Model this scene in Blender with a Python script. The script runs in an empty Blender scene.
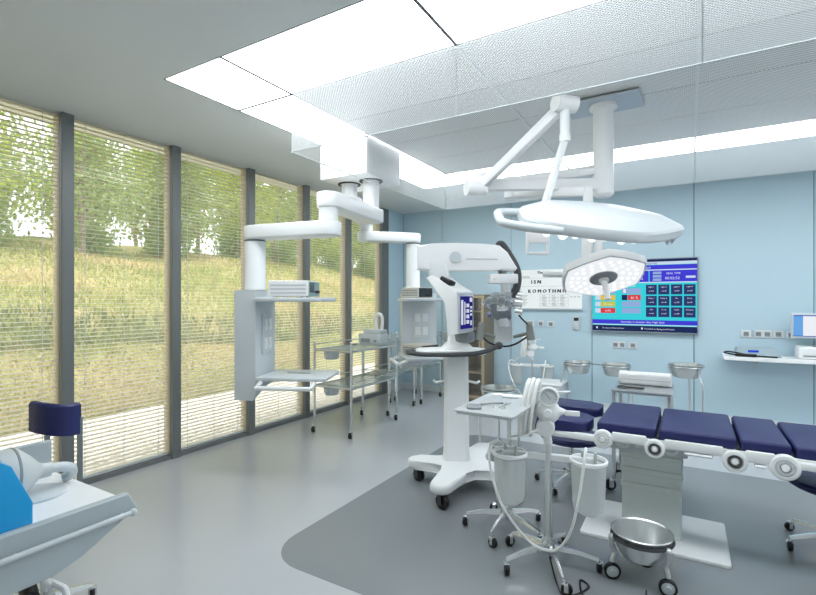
import bpy, bmesh, math, random
from mathutils import Vector, Matrix, Euler, Quaternion
random.seed(7)
SC = bpy.context.scene
COL = SC.collection
PI = math.pi
V = Vector

# ------------------------------------------------------------------ materials
def lin(c):
    return tuple(((x/255)/12.92 if x/255 <= .04045 else ((x/255+.055)/1.055)**2.4) for x in c)

MATS = {}
def mat(name, rgb, rough=.5, metal=0, spec=.5, noise=0, nscale=8, coat=0, bump=0, bscale=60):
    if name in MATS: return MATS[name]
    m = bpy.data.materials.new(name); m.use_nodes = True
    nt = m.node_tree; b = nt.nodes['Principled BSDF']
    col = lin(rgb)
    b.inputs['Base Color'].default_value = (*col, 1)
    b.inputs['Roughness'].default_value = rough
    b.inputs['Metallic'].default_value = metal
    b.inputs['Specular IOR Level'].default_value = spec
    b.inputs['Coat Weight'].default_value = coat
    tc = nt.nodes.new('ShaderNodeTexCoord')
    if noise:
        n = nt.nodes.new('ShaderNodeTexNoise'); n.inputs['Scale'].default_value = nscale
        n.inputs['Detail'].default_value = 4
        mx = nt.nodes.new('ShaderNodeMix'); mx.data_type = 'RGBA'
        mx.inputs['A'].default_value = (*[c*(1-noise) for c in col], 1)
        mx.inputs['B'].default_value = (*[min(1, c*(1+noise)) for c in col], 1)
        nt.links.new(tc.outputs['Object'], n.inputs['Vector'])
        nt.links.new(n.outputs['Fac'], mx.inputs['Factor'])
        nt.links.new(mx.outputs['Result'], b.inputs['Base Color'])
    if bump:
        n2 = nt.nodes.new('ShaderNodeTexNoise'); n2.inputs['Scale'].default_value = bscale
        bp = nt.nodes.new('ShaderNodeBump'); bp.inputs['Strength'].default_value = bump
        bp.inputs['Distance'].default_value = .01
        nt.links.new(tc.outputs['Object'], n2.inputs['Vector'])
        nt.links.new(n2.outputs['Fac'], bp.inputs['Height'])
        nt.links.new(bp.outputs['Normal'], b.inputs['Normal'])
    MATS[name] = m
    return m

def emit(name, rgb, strength):
    if name in MATS: return MATS[name]
    m = bpy.data.materials.new(name); m.use_nodes = True
    nt = m.node_tree; nt.nodes.clear()
    e = nt.nodes.new('ShaderNodeEmission'); o = nt.nodes.new('ShaderNodeOutputMaterial')
    e.inputs['Color'].default_value = (*lin(rgb), 1); e.inputs['Strength'].default_value = strength
    nt.links.new(e.outputs[0], o.inputs[0]); MATS[name] = m
    return m

def veil(name, rgb, opac, gloss=.04, rough=.05, translucent=.5):
    """see-through pane: clear transmission mixed with a diffuse veil and a little reflection"""
    if name in MATS: return MATS[name]
    m = bpy.data.materials.new(name); m.use_nodes = True
    nt = m.node_tree; nt.nodes.clear(); N = nt.nodes.new; L = nt.links.new
    o = N('ShaderNodeOutputMaterial'); t = N('ShaderNodeBsdfTransparent')
    d = N('ShaderNodeBsdfDiffuse'); tl = N('ShaderNodeBsdfTranslucent'); g = N('ShaderNodeBsdfGlossy')
    c = (*lin(rgb), 1)
    d.inputs['Color'].default_value = c; tl.inputs['Color'].default_value = c
    g.inputs['Roughness'].default_value = rough
    m1 = N('ShaderNodeMixShader'); m1.inputs[0].default_value = translucent
    L(d.outputs[0], m1.inputs[1]); L(tl.outputs[0], m1.inputs[2])
    m2 = N('ShaderNodeMixShader'); m2.inputs[0].default_value = opac
    L(t.outputs[0], m2.inputs[1]); L(m1.outputs[0], m2.inputs[2])
    m3 = N('ShaderNodeMixShader'); m3.inputs[0].default_value = gloss
    L(m2.outputs[0], m3.inputs[1]); L(g.outputs[0], m3.inputs[2])
    L(m3.outputs[0], o.inputs[0]); MATS[name] = m
    return m

WHITE = mat('white_enamel', (242, 243, 243), .32, noise=.01, nscale=3)
OFFW = mat('offwhite_plastic', (232, 235, 235), .4, noise=.015, nscale=5)
PGREY = mat('pale_grey_enamel', (201, 208, 211), .38, noise=.015, nscale=4)
MGREY = mat('mid_grey_plastic', (138, 144, 146), .45, noise=.03)
DGREY = mat('dark_grey_rubber', (72, 74, 76), .55, noise=.05, nscale=30)
BLACK = mat('black_rubber', (18, 18, 20), .5, noise=.08, nscale=30)
STEEL = mat('brushed_steel', (216, 219, 219), .28, .9, noise=.03, nscale=40)
CHROME = mat('chrome', (226, 228, 229), .2, .9, noise=.01, nscale=10)
NAVY = mat('navy_vinyl', (24, 31, 88), .48, noise=.06, nscale=14, bump=.05, bscale=150)
BEIGE = mat('beige_casing', (205, 200, 188), .45, noise=.02)
TAN = mat('tan_wood', (176, 160, 132), .5, noise=.07, nscale=10)
BLUE = mat('blue_casing', (16, 160, 222), .35, noise=.03, nscale=4)
RUBW = mat('white_rubber_hose', (232, 234, 232), .4, noise=.02)
JAR = veil('frosted_jar', (244, 248, 247), .40, .08, .1, .6)
GLASS = veil('hazed_window_glass', (236, 240, 240), .06, .022, .02)  # slight milky veil imitates washed-out haze over the view outside
SHELFG = veil('glass_shelf', (190, 206, 204), .42, .12, .05)
SKIRT = veil('skirt_glass', (226, 230, 232), .12, .003, .05)

# ------------------------------------------------------------------ mesh builder
def T(x=0, y=0, z=0): return Matrix.Translation((x, y, z))
def RX(a): return Matrix.Rotation(math.radians(a), 4, 'X')
def RY(a): return Matrix.Rotation(math.radians(a), 4, 'Y')
def RZ(a): return Matrix.Rotation(math.radians(a), 4, 'Z')

class MB:
    def __init__(s, off=(0, 0, 0)):
        s.bm = bmesh.new(); s.off = V(off); s.mi = 0; s.M = Matrix.Identity(4)
    def _mark(s, verts):
        for f in {f for v in verts for f in v.link_faces}: f.material_index = s.mi
    def box(s, c, d, rot=None, bev=0, seg=2):
        R = rot if rot is not None else Matrix.Identity(4)
        M = s.M @ T(*c) @ R @ Matrix.Diagonal((d[0], d[1], d[2], 1))
        r = bmesh.ops.create_cube(s.bm, size=1, matrix=M); vs = r['verts']
        s._mark(vs)
        if bev:
            es = list({e for v in vs for e in v.link_edges})
            bmesh.ops.bevel(s.bm, geom=es, offset=bev, segments=seg, affect='EDGES', profile=.5, clamp_overlap=True, material=s.mi)
        return s
    def bb(s, x0, x1, y0, y1, z0, z1, bev=0, seg=2):
        return s.box(((x0+x1)/2, (y0+y1)/2, (z0+z1)/2), (abs(x1-x0), abs(y1-y0), abs(z1-z0)), None, bev, seg)
    def cyl(s, p0, p1, r, r1=None, n=16):
        p0, p1 = V(p0), V(p1); d = p1-p0
        q = d.to_track_quat('Z', 'Y').to_matrix().to_4x4()
        M = s.M @ T(*((p0+p1)/2)) @ q
        a = bmesh.ops.create_cone(s.bm, cap_ends=True, segments=n, radius1=r, radius2=r if r1 is None else r1, depth=d.length, matrix=M)
        s._mark(a['verts']); return s
    def lathe(s, prof, M=None, n=24, close=True):
        M = s.M @ (M if M is not None else Matrix.Identity(4)); rings = []
        for (r, z) in prof:
            if r < 1e-6: rings.append([s.bm.verts.new(M @ V((0, 0, z)))])
            else: rings.append([s.bm.verts.new(M @ V((r*math.cos(2*PI*i/n), r*math.sin(2*PI*i/n), z))) for i in range(n)])
        for a, b in zip(rings, rings[1:]):
            for i in range(n):
                j = (i+1) % n
                if len(a) == 1 and len(b) == 1: continue
                if len(a) == 1: f = (a[0], b[i], b[j])
                elif len(b) == 1: f = (a[i], a[j], b[0])
                else: f = (a[i], a[j], b[j], b[i])
                fc = s.bm.faces.new(f); fc.material_index = s.mi
        return s
    def loft(s, loops, caps=True):
        rr = [[s.bm.verts.new(s.M @ V(p)) for p in lp] for lp in loops]
        n = len(rr[0])
        for a, b in zip(rr, rr[1:]):
            for i in range(n):
                j = (i+1) % n
                s.bm.faces.new((a[i], a[j], b[j], b[i])).material_index = s.mi
        if caps:
            s.bm.faces.new(list(reversed(rr[0]))).material_index = s.mi
            s.bm.faces.new(rr[-1]).material_index = s.mi
        return s
    def tube(s, pts, r, n=8, closed=False, smooth=0):
        pts = [V(p) for p in pts]
        if smooth: pts = catmull(pts, smooth, closed)
        m = len(pts); rings = []; up = None
        for i, p in enumerate(pts):
            a = pts[(i-1) % m] if (i > 0 or closed) else pts[i]
            b = pts[(i+1) % m] if (i < m-1 or closed) else pts[i]
            t = (b-a).normalized()
            if up is None:
                up = V((0, 0, 1)) if abs(t.z) < .9 else V((1, 0, 0))
            side = t.cross(up)
            if side.length < 1e-5: side = t.cross(V((0, 1, 0.1)))
            side.normalize(); up = side.cross(t).normalized()
            rings.append([s.bm.verts.new(s.M @ (p+r*(math.cos(2*PI*k/n)*side+math.sin(2*PI*k/n)*up))) for k in range(n)])
        prs = list(zip(rings, rings[1:])) + ([(rings[-1], rings[0])] if closed else [])
        for a, b in prs:
            for k in range(n):
                j = (k+1) % n
                s.bm.faces.new((a[k], b[k], b[j], a[j])).material_index = s.mi
        if not closed:
            s.bm.faces.new(rings[0]).material_index = s.mi
            s.bm.faces.new(list(reversed(rings[-1]))).material_index = s.mi
        return s
    def prism(s, poly, z0, z1, M=None, bev=0, seg=2):
        M = s.M @ (M if M is not None else Matrix.Identity(4))
        a = [s.bm.verts.new(M @ V((x, y, z0))) for x, y in poly]
        b = [s.bm.verts.new(M @ V((x, y, z1))) for x, y in poly]
        n = len(poly)
        fs = [s.bm.faces.new(list(reversed(a))), s.bm.faces.new(b)]
        fs += [s.bm.faces.new((a[i], a[(i+1) % n], b[(i+1) % n], b[i])) for i in range(n)]
        for f in fs: f.material_index = s.mi
        if bev:
            es = list({e for f in fs[:2] for e in f.edges})
            bmesh.ops.bevel(s.bm, geom=es, offset=bev, segments=seg, affect='EDGES', profile=.5, clamp_overlap=True, material=s.mi)
        return s
    def ball(s, c, r, sc=(1, 1, 1), n=16, rot=None):
        M = s.M @ T(*c) @ (rot if rot is not None else Matrix.Identity(4)) @ Matrix.Diagonal((*[r*k for k in sc], 1))
        a = bmesh.ops.create_uvsphere(s.bm, u_segments=n, v_segments=max(6, n//2), radius=1, matrix=M)
        s._mark(a['verts']); return s
    def quad(s, x0, x1, z0, z1, y):
        """upright rectangle facing -y"""
        f = s.bm.faces.new([s.bm.verts.new(s.M @ V(p)) for p in ((x0, y, z0), (x1, y, z0), (x1, y, z1), (x0, y, z1))])
        f.material_index = s.mi; return s
    def text(s, body, size, M, align='LEFT', bold=0):
        me = text_mesh(body, size, align, bold); M = s.M @ M
        vs = [s.bm.verts.new(M @ v.co) for v in me.vertices]
        for p in me.polygons:
            try: s.bm.faces.new([vs[i] for i in p.vertices]).material_index = s.mi
            except ValueError: pass
        return s
    def build(s, name, m, parent=None, smooth=True, ang=35, recalc=True):
        if recalc: bmesh.ops.recalc_face_normals(s.bm, faces=s.bm.faces)
        if s.off.length: bmesh.ops.translate(s.bm, verts=s.bm.verts, vec=-s.off)
        me = bpy.data.meshes.new(name); s.bm.to_mesh(me); s.bm.free()
        for x in (m if isinstance(m, (list, tuple)) else [m]): me.materials.append(x)
        if smooth:
            me.polygons.foreach_set('use_smooth', [True]*len(me.polygons))
            me.set_sharp_from_angle(angle=math.radians(ang))
        o = bpy.data.objects.new(name, me); COL.objects.link(o)
        if parent: o.parent = parent
        return o

def catmull(pts, k, closed=False):
    out = []; n = len(pts)
    g = (lambda i: pts[i % n]) if closed else (lambda i: pts[max(0, min(n-1, i))])
    for i in range(n if closed else n-1):
        p0, p1, p2, p3 = g(i-1), g(i), g(i+1), g(i+2)
        for j in range(k):
            t = j/k
            out.append(.5*((2*p1)+(p2-p0)*t+(2*p0-5*p1+4*p2-p3)*t*t+(3*p1-p0-3*p2+p3)*t**3))
    if not closed: out.append(pts[-1])
    return out

_TX = {}
def text_mesh(body, size, align, bold=0):
    k = (body, size, align, bold)
    if k not in _TX:
        cu = bpy.data.curves.new('lettering', 'FONT'); cu.body = body; cu.size = size; cu.align_x = align
        cu.resolution_u = 2; cu.offset = size*bold
        ob = bpy.data.objects.new('lettering', cu); COL.objects.link(ob)
        dg = bpy.context.evaluated_depsgraph_get()
        _TX[k] = bpy.data.meshes.new_from_object(ob.evaluated_get(dg))
        bpy.data.objects.remove(ob)
    return _TX[k]

def tag(o, label=None, cat=None, group=None, kind=None):
    if label: o['label'] = label
    if cat: o['category'] = cat
    if group: o['group'] = group
    if kind: o['kind'] = kind
    return o
def thing(name, label, cat, loc=(0, 0, 0), rz=0, group=None):
    o = bpy.data.objects.new(name, None); COL.objects.link(o)
    o.location = loc; o.rotation_euler = (0, 0, math.radians(rz)); o.empty_display_size = .1
    return tag(o, label, cat, group)
def dup(root, loc, rz, label=None, scale=1):
    r = root.copy(); COL.objects.link(r); r.location = loc; r.rotation_euler = (0, 0, math.radians(rz)); r.scale = (scale,)*3
    if label: r['label'] = label
    for ch in list(root.children):
        c = ch.copy(); COL.objects.link(c); c.parent = r
        for g in list(ch.children):
            d = g.copy(); COL.objects.link(d); d.parent = c
    return r
def struct(o, label=None, cat=None):
    o['kind'] = 'structure'; return tag(o, label, cat)

def stadium(p0, p1, r, r1=None, n=10):
    p0, p1 = V((*p0, 0)), V((*p1, 0)); d = (p1-p0); a = math.atan2(d.y, d.x); r1 = r if r1 is None else r1
    out = [(p1.x+r1*math.cos(a-PI/2+PI*i/n), p1.y+r1*math.sin(a-PI/2+PI*i/n)) for i in range(n+1)]
    out += [(p0.x+r*math.cos(a+PI/2+PI*i/n), p0.y+r*math.sin(a+PI/2+PI*i/n)) for i in range(n+1)]
    return out
def rrect(x0, x1, y0, y1, r, n=5):
    out = []
    for cx, cy, a in ((x1-r, y0+r, -90), (x1-r, y1-r, 0), (x0+r, y1-r, 90), (x0+r, y0+r, 180)):
        for i in range(n+1):
            t = math.radians(a+90*i/n); out.append((cx+r*math.cos(t), cy+r*math.sin(t)))
    return out

# ------------------------------------------------------------------ camera
CAM_H = 1.52
cam = bpy.data.cameras.new('camera'); co = bpy.data.objects.new('camera', cam); COL.objects.link(co)
co.location = (0, 0, CAM_H); co.rotation_euler = (PI/2, 0, math.radians(30.57))
cam.sensor_width = 36; cam.lens = 36*474/816; cam.shift_y = 2.5/816; cam.clip_start = .05; cam.clip_end = 300
SC.camera = co
SC.view_settings.view_transform = 'Standard'; SC.view_settings.look = 'None'
SC.view_settings.gamma = 1; SC.view_settings.use_curve_mapping = False
SC.view_settings.exposure = 0.75

# ------------------------------------------------------------------ light: sky, sun, ceiling light frame
w = bpy.data.worlds.new('sky'); SC.world = w; w.use_nodes = True
bg = w.node_tree.nodes['Background']; bg.inputs['Color'].default_value = (.90, .96, 1, 1); bg.inputs['Strength'].default_value = 1.5
sun = bpy.data.lights.new('sun', 'SUN'); sun.energy = 2.1; sun.angle = math.radians(8); sun.color = (1, .96, .88)
so = bpy.data.objects.new('sun', sun); COL.objects.link(so)
so.rotation_euler = V((-.12, .75, -1)).to_track_quat('-Z', 'Y').to_euler()

# ------------------------------------------------------------------ room shell
XL, YB, HC = -4.23, 7.0, 3.0
XR, YF = 4.4, -2.6
WALL = mat('blue_wall_panel', (188, 212, 223), .42, noise=.012, nscale=1.5)
FLOORM = mat('grey_vinyl_floor', (182, 186, 189), .2, noise=.02, nscale=2.5)
INLAYM = mat('dark_vinyl_inlay', (132, 137, 140), .2, noise=.02, nscale=2.5)
CEILM = mat('grey_ceiling_paint', (226, 231, 231), .6, noise=.01, nscale=2)
SKIRTM = mat('pale_skirting_vinyl', (214, 220, 222), .4, noise=.01)
SEAM = mat('panel_seam_dark', (96, 122, 134), .6, noise=.02)  # darker blue-grey backing that shows in the panel joints
FRAMEM = mat('window_aluminium', (112, 116, 116), .42, .1, noise=.03)
LIT_CREAM = mat('sunlit_cream_reveal', (188, 178, 154), .5, noise=.05)  # cream colour stands for outdoor light falling on the mullion sides

f = MB(); f.bb(XL-.12, XR, YF, YB, -.1, 0); struct(f.build('floor', FLOORM, smooth=False), 'glossy light grey vinyl floor of the operating theatre', 'floor')
f = MB(); f.prism(rrect(-2.19, 3.2, 1.985, 5.02, .28, 8), .0004, .0016)
struct(f.build('floor_inlay', INLAYM, smooth=False), 'darker grey rounded vinyl zone let into the floor under the table', 'floor zone')

# ceiling with the opening of the light field
LX0, LX1, LY0, LY1 = -3.03, 3.14, 1.90, 5.56
PX0, PX1, PY0, PY1 = -2.457, 2.57, 2.52, 5.03
f = MB()
f.bb(XL-.4, LX0, YF-.1, YB+.1, HC, HC+.12); f.bb(LX1, XR+.1, YF-.1, YB+.1, HC, HC+.12)
f.bb(LX0, LX1, YF-.1, LY0, HC, HC+.12); f.bb(LX0, LX1, LY1, YB+.1, HC, HC+.12)
f.bb(LX0-.05, LX1+.05, LY0-.05, LY1+.05, HC+.05, HC+.14)
struct(f.build('ceiling', CEILM, smooth=False), 'plain grey ceiling surrounding the white light field', 'ceiling')

# back wall : flush panels with dark seams
f = MB(); f.bb(XL-.12, XR, YB+.012, YB+.2, -.1, HC+.05); 
struct(f.build('wall_back', SEAM, smooth=False), 'pale blue panelled back wall behind the operating table', 'wall')
seams = [XL, -3.485, -2.317, -1.153, .065, 1.236, 2.41, 3.58, XR]
for i, (a, b) in enumerate(zip(seams, seams[1:])):
    f = MB(); f.bb(a+.005, b-.005, YB, YB+.014, 0, HC)
    o = f.build('wall_panel', WALL, smooth=False); struct(o, 'pale blue wall panel', 'wall panel'); o['group'] = 'flush panels of the back wall'
f = MB(); f.bb(XL, XR, YB-.012, YB-.001, 0, .1); f.bb(XL, XL+.012, 6.6, YB-.012, 0, .1)
struct(f.build('baseboard_back', SKIRTM, smooth=False), 'pale skirting strip along the back wall', 'baseboard')
f = MB(); f.bb(XL-.2, XL, 6.54, YB, 0, HC)
struct(f.build('wall_left', WALL, smooth=False), 'narrow pale blue wall piece between windows and corner', 'wall')
f = MB(); f.bb(XL-.2, XL, YF-.2, YF-.02, -.1, HC); struct(f.build('wall_left_rear', WALL, smooth=False), 'pale blue wall beside the camera', 'wall')
f = MB(); f.bb(XR, XR+.2, YF-.1, YB+.1, -.1, HC+.05); struct(f.build('wall_right', mat('white_bounce_wall', (238, 240, 240), .6, noise=.01), smooth=False), 'white wall on the right', 'wall')  # unseen wall, made bright white to bounce fill light
f = MB(); f.bb(XL-.12, XR+.1, YF-.2, YF, -.1, HC+.05); struct(f.build('wall_front', mat('white_bounce_wall', (238, 240, 240), .6, noise=.01), smooth=False), 'white wall behind the camera', 'wall')  # out of view, its bright white serves as frontal fill

# windows
EDG = [-2.6, -1.75, -.85, .05, .95, 1.865, 2.795, 3.71, 4.615, 5.50, 6.385]  # rearmost bays lie out of view, added to give frontal fill light
BL = mat('blind_slat', (216, 209, 190), .5, noise=.02)
ORD = ['added unseen at the rear end of the room', 'added unseen, second from the rear end of the room', 'added unseen, third from the rear end of the room', 'behind the foreground cart nearest the camera', 'beside the navy chair back', 'next beyond the navy chair back', 'left of the pendant post', 'behind the pendant column',
       'behind the front glass trolley', 'last before the blue corner wall']
for i, (a, b) in enumerate(zip(EDG, EDG[1:])):
    f = MB()
    if i == 0: f.bb(XL-.05, XL, a-.03, a+.045, 0, HC)
    f.bb(XL-.05, XL, b-.045, (b+.045 if i < 9 else 6.54), 0, HC, .004, 1)
    f.bb(XL-.09, XL-.02, a+.045, b-.045, 0, .035)
    wo = struct(f.build('window_%d' % (i+1), FRAMEM, smooth=False), 'full height window bay with grey metal mullion', 'window')
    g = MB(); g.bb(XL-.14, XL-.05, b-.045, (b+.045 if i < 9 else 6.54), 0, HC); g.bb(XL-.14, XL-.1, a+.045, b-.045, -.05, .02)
    g.build('window_frame', LIT_CREAM, wo, smooth=False)
    g = MB(); g.bb(XL-.128, XL-.122, a+.045, b-.045, .02, HC-.005); g.build('pane', GLASS, wo, smooth=False)
    # venetian blind hanging in this bay
    loc = (XL-.082, (a+b)/2, 0)
    t = thing('venetian_blind', 'pale venetian blind in the window bay ' + ORD[i], 'blind', loc, 0, 'venetian blinds on the window wall')
    y0, y1 = a+.050-loc[1], b-.050-loc[1]
    s = MB(); n = 84
    for k in range(n):
        z = .075+k*(2.90/n); s.box((0, 0, z), (.050, y1-y0, .0015), RY(3))
    s.build('slats', BL, t, smooth=False)
    s = MB(); s.bb(-.016, .016, y0, y1, .04, .056); s.build('bottom_rail', PGREY, t, smooth=False)
    s = MB(); s.bb(-.018, .018, y0, y1, 2.975, 2.99); s.build('head_rail', BL, t, smooth=False)
    for yy in (y0+.1, 0, y1-.1):
        s = MB(); s.cyl((.022, yy, .05), (.022, yy, 2.98), .0022, n=6); s.build('ladder_cord', PGREY, t)

# ------------------------------------------------------------------ light field in the ceiling
LIGHT = emit('light_panel_glow', (244, 250, 255), 5.4)
XS = [LX0, PX0, -1.16, .056, 1.31, PX1, LX1]
YS = [LY0, PY0, 3.13, 3.8, 4.42, PY1, LY1]
names = {}
def lightpanel(x0, x1, y0, y1, label):
    c = ((x0+x1)/2, (y0+y1)/2, HC)
    t = thing('ceiling_light_panel', label, 'ceiling light', c, 0, 'white light panels framing the ceiling field')
    hx, hy = (x1-x0)/2-.0005, (y1-y0)/2-.0005
    m = MB(); m.bb(-hx, hx, -hy, hy, .006, .012); m.build('diffuser', LIGHT, t, smooth=False)
    m = MB()
    for q in ((-hx, hx, -hy, -hy+.009), (-hx, hx, hy-.009, hy), (-hx, -hx+.009, -hy, hy), (hx-.009, hx, -hy, hy)): m.bb(*q, .0, .005)
    m.build('frame', mat('panel_joint_grey', (118, 120, 122), .6, noise=.02), t, smooth=False)
cols = ['in the corner over the windows', 'first from the window side', 'second from the window side', 'third from the window side', 'fourth from the window side', 'at the far end from the windows']
for i in range(6):
    lightpanel(XS[i], XS[i+1], LY0, PY0, 'white luminous ceiling panel of the near row, ' + cols[i])
    lightpanel(XS[i], XS[i+1], PY1, LY1, 'white luminous ceiling panel of the row by the back wall, ' + cols[i])
lightpanel(LX0, PX0, PY0, 3.455, 'white luminous ceiling panel before the white pendant housing')
lightpanel(LX0, PX0, 3.455, PY1, 'white luminous ceiling panel above and beyond the white pendant housing')
lightpanel(PX1, LX1, PY0, PY1, 'white luminous ceiling panel along the side away from the windows')

# perforated laminar-flow tiles
pm = bpy.data.materials.new('perforated_metal'); pm.use_nodes = True; nt = pm.node_tree
b = nt.nodes['Principled BSDF']; b.inputs['Roughness'].default_value = .45
tc = nt.nodes.new('ShaderNodeTexCoord'); mp = nt.nodes.new('ShaderNodeMapping'); mp.inputs['Rotation'].default_value = (0, 0, math.radians(45))
vo = nt.nodes.new('ShaderNodeTexVoronoi'); vo.inputs['Scale'].default_value = 60; vo.inputs['Randomness'].default_value = 0
cr = nt.nodes.new('ShaderNodeValToRGB'); cr.color_ramp.elements[0].position = .30; cr.color_ramp.elements[1].position = .42
cr.color_ramp.elements[0].color = (*lin((176, 176, 174)), 1); cr.color_ramp.elements[1].color = (*lin((254, 253, 251)), 1)
L = nt.links.new
L(tc.outputs['Object'], mp.inputs['Vector']); L(mp.outputs[0], vo.inputs['Vector']); L(vo.outputs['Distance'], cr.inputs[0]); L(cr.outputs[0], b.inputs['Base Color'])
rown = ['row nearest the camera', 'second row from the camera', 'third row from the camera', 'row nearest the back wall']
for j in range(4):
    for i in range(4):
        x0, x1, y0, y1 = XS[1+i], XS[2+i], YS[1+j], YS[2+j]
        m = MB((( x0+x1)/2, (y0+y1)/2, HC)); m.bb(x0+.004, x1-.004, y0+.004, y1-.004, HC, HC+.02)
        o = m.build('perforated_ceiling_tile', pm, smooth=False); o.location = ((x0+x1)/2, (y0+y1)/2, HC)
        tag(o, 'grey perforated ceiling tile, %s from the window side in the %s' % (['first', 'second', 'third', 'fourth'][i], rown[j]), 'ceiling tile', 'perforated tiles of the laminar flow field')
# slim cross rails carrying tiles and glass
for i, x in enumerate((-1.16, .056, 1.31)):
    m = MB((x, 3.7, HC)); m.bb(x-.008, x+.008, PY0, PY1, HC-.012, HC-.001)
    o = m.build('ceiling_rail', OFFW, smooth=False); o.location = (x, 3.7, HC)
    tag(o, 'thin pale rail across the perforated ceiling field, %s from the window side' % ['first', 'second', 'third'][i], 'rail', 'rails across the ceiling field')
# translucent glass skirt hanging round the field
def skirt(x0, x1, y0, y1, label):
    c = ((x0+x1)/2, (y0+y1)/2, 2.587)
    t = thing('glass_skirt_panel', label, 'glass panel', c, 0, 'hanging glass panels round the ceiling field')
    m = MB(c); m.bb(x0, x1, y0, y1, 2.587, HC-.002); m.build('pane', SKIRT, t, smooth=False)
    m = MB(c); e = .004
    m.bb(x0-e*(x1-x0 < .1), x1+e*(x1-x0 < .1), y0-e*(y1-y0 < .1), y1+e*(y1-y0 < .1), 2.584, 2.587); m.build('edge_strip', PGREY, t, smooth=False)
for i in range(4):
    skirt(XS[1+i]+.004, XS[2+i]-.004, PY0-.01, PY0-.004, 'hanging glass panel on the near edge of the field, %s from the window side' % ['first', 'second', 'third', 'fourth'][i])
    skirt(XS[1+i]+.004, XS[2+i]-.004, PY1+.004, PY1+.01, 'hanging glass panel on the far edge of the field, %s from the window side' % ['first', 'second', 'third', 'fourth'][i])
skirt(PX0-.01, PX0-.004, PY0, 3.775, 'hanging glass panel on the window edge of the field, in front of the pendant housing')
skirt(PX0-.01, PX0-.004, 3.785, PY1, 'hanging glass panel on the window edge of the field, beyond the pendant housing')
# ------------------------------------------------------------------ outside: gravel strip, grassy bank, trees
def hill_z(x, y):
    d = -x-6.67
    if d <= 0: return -.03
    z = .27*d if d < 13.5 else 3.645+.10*(d-13.5)
    z += .18*math.sin(x*.55+y*.31)*min(1, d/3)+.10*math.sin(y*.9-x*.4)*min(1, d/3)
    if 2.2 < d < 4.2: z -= .28*math.sin((d-2.2)/2*PI)**2      # shallow drainage swale along the bank
    return z
gm = bpy.data.materials.new('meadow_soil'); gm.use_nodes = True; nt = gm.node_tree; L = nt.links.new
b = nt.nodes['Principled BSDF']; b.inputs['Roughness'].default_value = .9; b.inputs['Specular IOR Level'].default_value = .1
tc = nt.nodes.new('ShaderNodeTexCoord'); n1 = nt.nodes.new('ShaderNodeTexNoise'); n1.inputs['Scale'].default_value = .55; n1.inputs['Detail'].default_value = 8
cr = nt.nodes.new('ShaderNodeValToRGB'); e = cr.color_ramp.elements
e[0].position = .36; e[0].color = (*lin((136, 140, 86)), 1); e[1].position = .66; e[1].color = (*lin((182, 166, 120)), 1)
e2 = e.new(.5); e2.color = (*lin((162, 156, 104)), 1)
L(tc.outputs['Object'], n1.inputs['Vector']); L(n1.outputs['Fac'], cr.inputs[0]); L(cr.outputs[0], b.inputs['Base Color'])
nb = nt.nodes.new('ShaderNodeTexNoise'); nb.inputs['Scale'].default_value = 9; nb.inputs['Detail'].default_value = 6
bp = nt.nodes.new('ShaderNodeBump'); bp.inputs['Strength'].default_value = .7; bp.inputs['Distance'].default_value = .2
L(tc.outputs['Object'], nb.inputs['Vector']); L(nb.outputs['Fac'], bp.inputs['Height']); L(bp.outputs['Normal'], b.inputs['Normal'])
m = MB(); nx, ny = 60, 70
grid = []
for i in range(nx+1):
    x = -6.67-45*(i/nx)**1.5
    grid.append([m.bm.verts.new((x, y, hill_z(x, y))) for y in [-10+75*j/ny for j in range(ny+1)]])
for i in range(nx):
    for j in range(ny): m.bm.faces.new((grid[i][j], grid[i][j+1], grid[i+1][j+1], grid[i+1][j]))
struct(m.build('hill', gm, ang=180), 'yellow green grassy bank rising outside the windows', 'hill')

gv = bpy.data.materials.new('gravel_stone'); gv.use_nodes = True; nt = gv.node_tree; L = nt.links.new
b = nt.nodes['Principled BSDF']; b.inputs['Roughness'].default_value = .85; b.inputs['Specular IOR Level'].default_value = .15
tc = nt.nodes.new('ShaderNodeTexCoord'); vo = nt.nodes.new('ShaderNodeTexVoronoi'); vo.inputs['Scale'].default_value = 26
cr = nt.nodes.new('ShaderNodeValToRGB'); e = cr.color_ramp.elements
e[0].position = .1; e[0].color = (*lin((186, 174, 154)), 1); e[1].position = .8; e[1].color = (*lin((240, 234, 222)), 1)
L(tc.outputs['Object'], vo.inputs['Vector']); L(vo.outputs['Color'], cr.inputs[0]); L(cr.outputs[0], b.inputs['Base Color'])
bp = nt.nodes.new('ShaderNodeBump'); bp.inputs['Strength'].default_value = .9; bp.inputs['Distance'].default_value = .02; bp.invert = True
L(vo.outputs['Distance'], bp.inputs['Height']); L(bp.outputs['Normal'], b.inputs['Normal'])
m = MB(); m.bb(-7.0, XL-.12, -10, 60, -.14, -.03)
struct(m.build('gravel_path', gv, smooth=False), 'bright cream gravel strip along the window wall', 'gravel path')

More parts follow.
